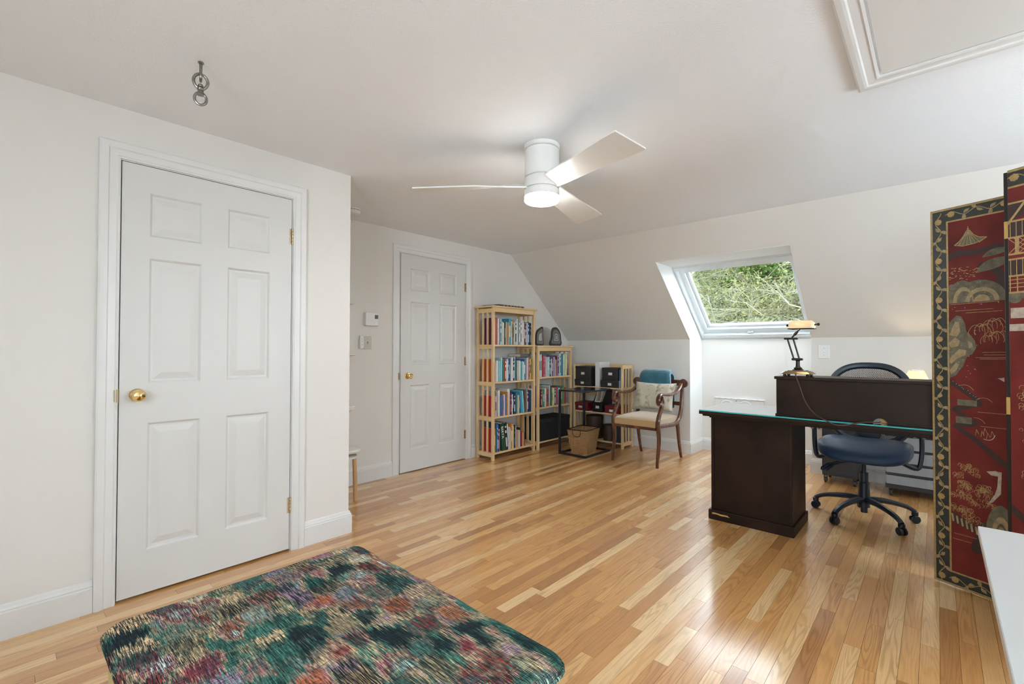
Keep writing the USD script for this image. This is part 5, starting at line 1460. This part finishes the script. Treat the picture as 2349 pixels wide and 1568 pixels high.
def panel(o, d, art=None, seed=1, left=False):
    o, d = np.array([*o, SB]), np.array([*d, 0.0]) / np.hypot(*d)
    n = np.array([d[1], -d[0], 0.0])
    n = n if np.dot(n, -o) > 0 else -n

    def put(m, name, material, under=None, smooth=False, kind=None):
        return screen.part(name, frame_map(m, o, d, (0, 0, 1.0), n), material, smooth, under=under, kind=kind)
    b = put(cat([bx(0, SW, 0, SH, -.021, -.0005, .0012)]), 'panel', lac_edge)
    face = bx(.0015, SW - .0015, .0015, SH - .0015, -.0006, 0)
    il = .066 if left else .002
    inner = sbox2(il, .066, SW - .002, SH - .066)

    def flat(g, name, material, h=.0006, w0=0.0, kind=None):
        g = g.buffer(0).intersection(sbox2(.002, .002, SW - .002, SH - .002)).simplify(.0004).buffer(0)
        if g.is_empty:
            return
        m = extrude(g, h)
        m.apply_translation((0, 0, w0))
        put(m, name, material, b, kind=kind)
    put(face, 'border_field', lac_dark, b)
    flat(inner, 'lacquer_field', lac_red, .0004)
    flat(sbox2(.002, .002, SW - .002, SH - .002).difference(sbox2(.0105 if left else -.01, .0105, SW + .01, SH - .0105)), 'outer_gold_line', gold, .0010)
    gl = inner.difference(sbox2(il + (.0075 if left else -.01), .0735, SW, SH - .0735))
    for q in getattr(gl, 'geoms', [gl]):
        flat(q, 'inner_gold_line', gold, .0011)
    c = .034
    st, lv, fl = [], [], []
    for a, bb_ in ([((c, .012), (c, SH - .02))] if left else []) + [((c + .03 if left else 0, SH - c), (SW, SH - c)), ((c + .03 if left else 0, c), (SW, c))]:
        x, y, z = vine(a, bb_, seed + len(st))
        st.append(x); lv.append(y); fl.append(z)
    keep = sbox2(.0115 if left else .002, .0115, SW - .002, SH - .0115).difference(sbox2(.065 if left else -.01, .065, SW + .01, SH - .065))
    flat(unary_union(st).intersection(keep), 'vine_stem', gold, .0007)
    flat(unary_union(lv).intersection(keep), 'vine_leaves', stone_b, .0009, kind='stuff')
    for q in fl:
        for g in getattr(q, 'geoms', [q]):
            flat(g.intersection(keep), 'rosette', gold, .0012)
    if art:
        for name, material, g, h in art():
            g = g.buffer(0).intersection(sbox2(il + (.008 if left else 0), .074, SW - .002, SH - .074))
            gs = list(getattr(g, 'geoms', [g]))
            if name in ('painted_rock', 'painted_shadow', 'painted_stone', 'painted_wall', 'painted_line') and len(gs) <= 24:
                for q in gs:
                    flat(q, name, material, h)
            else:
                flat(g, name, material, h, kind='stuff')
    return b


def ringlets(r, u0, u1, v0, v1, n):
    out = []
    for _ in range(n):
        u, v = r.uniform(u0, u1), r.uniform(v0, v1)
        R_ = r.uniform(.006, .011)
        out.append(Point(u, v).buffer(R_, 5).difference(Point(u, v).buffer(R_ - .0014, 5)).difference(sbox2(u - .02, v - .02, u + r.uniform(-.004, .006), v - R_ * .5)))
    return unary_union(out)


def arch(u, v, R_, H_, k=1.0):
    return Polygon([(u + R_ * math.cos(a) * k, v + H_ * math.sin(a)) for a in np.linspace(0, math.pi, 22)])


def art_one():
    r = random.Random(8)
    roof = Polygon([(.100, 1.676), (.118, 1.690), (.134, 1.712), (.147, 1.738), (.156, 1.738), (.170, 1.714), (.190, 1.698), (.218, 1.692), (.200, 1.680), (.175, 1.672), (.130, 1.668)]).buffer(.001)
    ribs = unary_union([LineString([(.151, 1.735), (.115 + .016 * k, 1.672)]).buffer(.0011) for k in range(6)] + [roof.boundary.buffer(.0018), Point(.151, 1.746).buffer(.004), LineString([(.151, 1.74), (.151, 1.758)]).buffer(.0012)])
    shadow = unary_union([curve([(.072, 1.615), (.12, 1.635), (.18, 1.628), (.24, 1.640), (.30, 1.60)], .013), curve([(.20, 1.56), (.25, 1.535), (.27, 1.47), (.255, 1.42)], .016),
                          LineString([(.066, 1.012), (.125, .968), (.188, .914)]).buffer(.011), LineString([(.188, .905), (.140, .885), (.092, .874)]).buffer(.010), LineString([(.092, .872), (.125, .840), (.168, .812)]).buffer(.011), LineString([(.168, .805), (.125, .796), (.096, .790)]).buffer(.010),
                          LineString([(.096, .788), (.175, .728), (.270, .640), (.36, .565)]).buffer(.011), LineString([(.07, .345), (.185, .300)]).buffer(.020), LineString([(.205, .33), (.170, .215)]).buffer(.022)])
    rocks = unary_union([arch(.19, 1.392, .098, .100), arch(.125, 1.392, .060, .105), arch(.085, 1.392, .026, .092), Polygon([(.066, 1.02), (.066, 1.28), (.088, 1.310), (.104, 1.328), (.120, 1.322), (.134, 1.290), (.138, 1.250), (.155, 1.232), (.170, 1.205), (.175, 1.172), (.160, 1.142), (.140, 1.130), (.126, 1.085), (.095, 1.035)]),
                         arch(.258, .285, .054, .160), sbox2(.105, .893, .175, .918), sbox2(.098, .806, .155, .834), leaf(.205, 1.600, 12, .11, .022), leaf(.180, 1.530, 18, .16, .035)]).buffer(.002)
    light = unary_union([arch(.20, 1.392, .062, .066).difference(arch(.20, 1.392, .045, .048)), arch(.20, 1.392, .030, .032), arch(.13, 1.392, .040, .075).difference(arch(.135, 1.392, .030, .055)), Polygon([(.074, 1.235), (.098, 1.300), (.112, 1.296), (.118, 1.250), (.104, 1.226)]), Polygon([(.072, 1.195), (.098, 1.222), (.116, 1.205), (.108, 1.180), (.080, 1.172)]),
                         Polygon([(.072, 1.115), (.112, 1.165), (.140, 1.160), (.136, 1.135), (.105, 1.120), (.078, 1.090)]), Polygon([(.074, 1.060), (.100, 1.100), (.112, 1.090), (.102, 1.062), (.080, 1.040)]), Polygon([(.145, 1.205), (.162, 1.196), (.164, 1.176), (.150, 1.168)]), arch(.258, .285, .036, .110).difference(arch(.258, .285, .022, .080)), arch(.258, .285, .018, .064),
                         *[LineString([(.078 + .018 * k, .353 - .007 * k), (.082 + .018 * k, .322 - .007 * k)]).buffer(.004) for k in range(6)]])
    fine = []
    for cu, cv, R_ in ((.115, 1.29, .0), (.190, 1.268, .034), (.205, 1.276, .028), (.236, 1.290, .030), (.250, 1.300, .026), (.222, 1.222, .024), (.240, 1.236, .030), (.262, 1.24, .024)):
        if R_:
            for k in (-1, 1):
                fine.append(curve([(cu, cv), (cu + k * R_ * .5, cv + R_ * .35), (cu + k * R_, cv - R_ * .1), (cu + k * R_ * 1.1, cv - R_ * 1.3)], .0009, 16))
                fine.append(curve([(cu, cv), (cu + k * R_ * .3, cv + R_ * .2), (cu + k * R_ * .55, cv - R_ * .3), (cu + k * R_ * .5, cv - R_)], .0008, 16))
    for v, a, b_ in ((1.385, .08, .26), (1.352, .10, .24), (1.340, .14, .27), (1.150, .20, .30), (1.138, .205, .32), (1.125, .175, .33), (1.118, .19, .33), (.866, .18, .30), (.800, .19, .30), (.262, .085, .17), (.235, .08, .15)):
        fine.append(LineString([(a, v), (b_, v + .002)]).buffer(.0011))
    for _ in range(46):
        u, v = r.uniform(.075, .185), r.uniform(1.50, 1.565)
        fine.append(LineString([(u, v), (u + r.uniform(.003, .009), v + r.uniform(-.002, .003))]).buffer(.0013))
    for u, v in ((.17, .775), (.19, .770), (.20, .785), (.21, .765), (.225, .775)):
        fine += [LineString([(u, v - .02), (u + .004, v + .008), (u + .012, v - .012)]).buffer(.0010)]
    for p in (((.11, .985), (.13, .992), (.165, .968)), ((.175, .925), (.205, .935), (.232, .918)), ((.165, .838), (.185, .835), (.205, .815))):
        fine.append(curve(p, .0010, 12))
    curls = unary_union([ringlets(r, .105, .150, .57, .61, 16), ringlets(r, .150, .185, .56, .59, 9), ringlets(r, .075, .120, .535, .560, 9), ringlets(r, .105, .150, .485, .520, 26), ringlets(r, .165, .225, .465, .520, 38), ringlets(r, .078, .150, .440, .475, 26), ringlets(r, .150, .235, .415, .450, 20), ringlets(r, .075, .140, .37, .40, 18), ringlets(r, .120, .185, .33, .40, 26)])
    pale = unary_union([Polygon([(.208, .592), (.240, .602), (.26, .596), (.255, .578), (.225, .578)]), Polygon([(.25, .60), (.262, .60), (.258, .50), (.230, .455), (.21, .44), (.236, .49), (.246, .53)]), curve([(.200, .742), (.225, .742), (.240, .765)], .0016, 12), Polygon([(.228, 1.045), (.275, 1.015), (.275, 1.035), (.25, 1.03)]),
                        *[Point(r.uniform(.08, .26), r.uniform(1.36, 1.50)).buffer(.0016, 4) for _ in range(26)], *[Point(r.uniform(.07, .18), r.uniform(1.02, 1.33)).buffer(.0018, 4) for _ in range(26)], *[Point(.066 + .19 * k / 18 + r.uniform(-.004, .004), 1.02 - .105 * k / 18 * 1.5 + r.uniform(0, .006)).buffer(.0018, 4) for k in range(12)]])
    return [('painted_shadow', shade_ink, shadow, .0006), ('painted_rock', stone_a, rocks, .0008), ('painted_stone', stone_b, light, .0010), ('painted_roof', stone_a, roof, .0008), ('painted_lines', gold, unary_union(fine + [ribs]), .0011), ('painted_curls', gold, curls, .0009), ('painted_figures', pale_ink, pale, .0011)]


def art_two():
    r = random.Random(9)
    shadow = unary_union([Polygon([(.002, 1.665), (.002, 1.735), (.07, 1.735), (.10, 1.70)]), sbox2(.002, 1.60, .34, 1.66), sbox2(.002, 1.45, .34, 1.51), LineString([(.0, .545), (.10, .46), (.34, .30)]).buffer(.014)])
    wall = unary_union([sbox2(.002, 1.385, .34, 1.45), sbox2(.002, 1.535, .34, 1.60)])
    lines = [LineString([(.0, v), (.41, v)]).buffer(.0035) for v in (1.735, 1.664, 1.60, 1.535, 1.515, 1.45, 1.385)] + [LineString([(.008 + .018 * k, 1.60), (.008 + .018 * k, 1.66)]).buffer(.0012) for k in range(20)] + [LineString([(.008 + .018 * k, 1.45), (.008 + .018 * k, 1.51)]).buffer(.0012) for k in range(20)]
    lines += [LineString([(.0 + .016 * k, 1.535), (.06 + .016 * k, 1.60)]).buffer(.0011) for k in range(16)] + [LineString([(.06 + .016 * k, 1.535), (.0 + .016 * k, 1.60)]).buffer(.0011) for k in range(16)] + [LineString([(.006 + .022 * k, 1.385), (.006 + .022 * k, 1.45)]).buffer(.0018) for k in range(17)] + [LineString([(.0, 1.405 + .015 * k), (.40, 1.405 + .015 * k)]).buffer(.0015) for k in range(3)]
    lines += [LineString([(.0, 1.655), (.055, 1.735)]).buffer(.004), sbox2(.022, 1.535, .034, 1.60)]
    st = unary_union([Point(.02 + .04 * k, 1.365 + .01 * (k % 2)).buffer(.022, 6) for k in range(7)])
    pal = unary_union([sbox2(.006, 1.285, .20, 1.325), sbox2(.002, 1.235, .34, 1.262)])
    curls = unary_union([ringlets(r, .03, .33, .93, 1.04, 60), ringlets(r, .03, .33, .80, .88, 40), ringlets(r, .03, .2, .62, .72, 20)])
    return [('painted_shadow', shade_ink, shadow, .0006), ('painted_wall', lac_red, wall, .0008), ('painted_rock', stone_a, st, .0008), ('painted_stone', pale_ink, pal, .0009), ('painted_line', gold, unary_union(lines), .0011), ('painted_curls', gold, curls, .0009)]


P1o, P1d = np.array([3.218, .0217]), np.array([-.43, -.90]) / np.hypot(.43, .90)
P1e = P1o + P1d * SW
P2o = np.array([2.685, -.1965])
P2d = np.array([-.54, -.84]) / np.hypot(.54, .84)
panel(P1o, P1d, art_one, 20, True)
panel(P2o + np.array([-.010, -.013]), P2d, art_two, 40)
md = P1e - P2o
mdn = md / np.linalg.norm(md)
Mo = P2o + mdn * .006 + np.array([.004, -.022])
panel(Mo, mdn, None, 60)
e0, pd = np.array([*Mo, 0.0]), np.array([*mdn, 0.0])
pn = np.array([pd[1], -pd[0], 0]); pn = pn if np.dot(pn, -e0) > 0 else -pn
for zc_ in (1.648, .950, .25):
    k = screen.part('hinge', frame_map(bx(-.0205, .0015, -.034, .034, .0002, .0020, .0004), e0 + np.array([0, 0, zc_]), pn, (0, 0, 1.0), -pd), plain('polished_brass', (.80, .56, .20), .25, 1.0), False)
    for dz in (-.025, 0, .025):
        screen.part('hinge_screw', frame_map(lathe([(.0028, 0), (.0026, .0008)], 8), e0 - pd * .0020 - pn * .0095 + np.array([0, 0, zc_ + dz]), pn, (0, 0, 1.0), -pd), old_brass, False, under=k)

# ------------------------------------------------------------------ white table in the near corner
wt = Thing('white_table', 'plain white table top in the near corner, in front of the screen', 'table', (.65, -.42, 0))
white_lam = plain('white_laminate', (.60, .60, .585), .35, spec=.45)
wt.part('table_top', bx(-.30, 1.626, -.80, -.070, .718, .740, .0015), white_lam, False)
for x in (-.12, 1.42):
    for y in (-.66, -.27):
        wt.part('leg', bx(x - .025, x + .025, y - .025, y + .025, 0, .718, .002), white_lam, False)
wt.part('apron', cat([bx(-.12, 1.42, -.282, -.262, .640, .718), bx(-.12, 1.42, -.672, -.652, .640, .718)]), white_lam, False)

# ------------------------------------------------------------------ ottoman with woven cover
pal = [(0.0, (.006, .008, .016)), (.20, (.012, .030, .030)), (.28, (.016, .085, .070)), (.36, (.05, .16, .13)), (.43, (.02, .035, .035)), (.48, (.24, .20, .12)), (.56, (.42, .33, .21)), (.62, (.20, .15, .075)), (.68, (.22, .16, .26)), (.74, (.26, .09, .04)), (.80, (.17, .028, .026)), (.86, (.10, .03, .05)), (.92, (.05, .12, .12)), (1.0, (.50, .62, .60))]
ikat = mat('ikat_weave', {
    'g': ('geometry', {}),
    'jm': ('mapping', dict(scale=(300.0, 16.0, 30.0))), 'jn': ('noise_texture', dict(scale=1.0, detail=3.0, roughness=.65)), 'js': ('vector_math', dict(math_type='subtract', vector2=(.5, .5, .5))), 'jk': ('vector_math', dict(math_type='multiply', vector2=(.034, .15, .02))), 'ja': ('vector_math', dict(math_type='add')),
    'v': ('voronoi_texture', dict(scale=13.0, randomness=.45, feature='smooth_f1', smoothness=.35)), 'sv': ('separate_color', {}),
    'r': ('rgb_ramp', dict(ramp=pal)), 'r2': ('rgb_ramp', dict(ramp=pal)),
    'tm': ('mapping', dict(scale=(520.0, 22.0, 40.0), location=(3.0, 7.0, 1.0))), 'tn': ('noise_texture', dict(scale=1.0, detail=2.0)), 'tr': ('map_range', dict(from_min=.46, from_max=.60, clamp=True)),
    'fm': ('mapping', dict(scale=(460.0, 30.0, 40.0))), 'fn': ('noise_texture', dict(scale=1.0, detail=4.0, roughness=.75)), 'fr': ('rgb_ramp', dict(ramp=[(.36, (.14, .14, .18)), (.47, (1.05, 1.05, 1.05)), (.60, (2.9, 2.8, 2.55))])),
    'gm': ('mapping', dict(scale=(24.0, 620.0, 40.0))), 'gn': ('noise_texture', dict(scale=1.0, detail=2.0)), 'gr': ('rgb_ramp', dict(ramp=[(.36, (.22, .22, .27)), (.50, (1.0, 1.0, 1.0))])),
    'x0': ('mix', dict(mix_type='mix')), 'x1': ('mix', dict(mix_type='multiply', fac=1.0)), 'x2': ('mix', dict(mix_type='multiply', fac=.8)),
    'b': ('bump', dict(strength=.6, distance=.0025)), 'p': ('principled_bsdf', dict(roughness=.85, specular_ior_level=.2))},
    [('g.position', 'jm.vector'), ('jm.vector', 'jn.vector'), ('jn.color', 'js.vector1'), ('js.vector', 'jk.vector1'), ('g.position', 'ja.vector1'), ('jk.vector', 'ja.vector2'), ('ja.vector', 'v.vector'), ('v.color', 'sv.color'), ('sv.r', 'r.fac'), ('sv.g', 'r2.fac'),
     ('g.position', 'tm.vector'), ('tm.vector', 'tn.vector'), ('tn.fac', 'tr.value'), ('tr.result', 'x0.fac'), ('r.color', 'x0.color1'), ('r2.color', 'x0.color2'),
     ('g.position', 'fm.vector'), ('fm.vector', 'fn.vector'), ('fn.fac', 'fr.fac'), ('g.position', 'gm.vector'), ('gm.vector', 'gn.vector'), ('gn.fac', 'gr.fac'),
     ('x0.color', 'x1.color1'), ('fr.color', 'x1.color2'), ('x1.color', 'x2.color1'), ('gr.color', 'x2.color2'), ('x2.color', 'p.base_color'), ('fn.fac', 'b.height'), ('b.normal', 'p.normal')])
mustard = plain('mustard_cloth', (.42, .29, .035), .8, bump=.5, bscale=500, vary=.15, vscale=12, sheen=.3)
AX0, AX1, AY0, AY1, AZ = .196, .940, .655, 1.668, .425
ot = Thing('ottoman', 'low mustard ottoman under a multicoloured streaky woven cover', 'ottoman', ((AX0 + AX1) / 2, (AY0 + AY1) / 2, 0))
body = sbox2(AX0 + .012, AY0 + .012, AX1 - .012, AY1 - .012).buffer(-.05).buffer(.05, 8)
m = extrude(body, .378); m.apply_translation((0, 0, .035))
ot.part('body', m, mustard, 40)
for x in (AX0 + .08, AX1 - .08):
    for y in (AY0 + .08, AY1 - .08):
        ot.part('foot', lathe([(.020, 0), (.026, .035)], 14, (x, y, 0)), espresso)
outer_p = sbox2(AX0, AY0, AX1, AY1).buffer(-.06).buffer(.06, 10)
N = 90
V, f = [], []
mid_ = np.array([(AX0 + AX1) / 2, (AY0 + AY1) / 2])
bd = np.array(outer_p.exterior.coords)[:-1]
bd = np.array([outer_p.exterior.interpolate(k / 160, True).coords[0] for k in range(160)])
levels = [(.996, -.016), (1.0, -.010), (1.0, -.006), (.993, -.001), (.975, .003), (.94, .005), (.88, .0065)] + [(q_, .0075 + .006 * (1 - q_)) for q_ in np.linspace(.80, .04, 20)]
for q_, dz in levels:
    for p in bd:
        xy = mid_ + (p - mid_) * q_ if q_ < .97 else mid_ + (p - mid_) * q_
        w = (meshkit.fbm(np.array([[xy[0] * 6, xy[1] * 6, 3.0]]), 3, 2)[0] - .5) * .020 * min(1, (1.02 - q_) * 6)
        w += (meshkit.noise(np.array([[xy[0] * 14, xy[1] * 14, 7.0]]), 5)[0] - .5) * .004
        V.append((xy[0], xy[1], AZ + dz + w))
nb = len(bd)
for i in range(len(levels) - 1):
    for j in range(nb):
        a0, b0 = i * nb + j, i * nb + (j + 1) % nb
        f += [(a0, b0, b0 + nb), (a0, b0 + nb, a0 + nb)]
V.append((*mid_, AZ + .0135))
for j in range(nb):
    f.append(((len(levels) - 1) * nb + j, (len(levels) - 1) * nb + (j + 1) % nb, len(V) - 1))
m = trimesh.Trimesh(V, f, process=False)
if m.face_normals[-1][2] < 0:
    m.invert()
ot.part('woven_cover', m, ikat, True)
loop = np.array([(*(mid_ + (p - mid_) * 1.004), AZ - .014) for p in bd] + [(*(mid_ + (bd[0] - mid_) * 1.004), AZ - .014)])
ot.part('cover_piping', sweep(loop, circ(.0045, 7)), ikat)
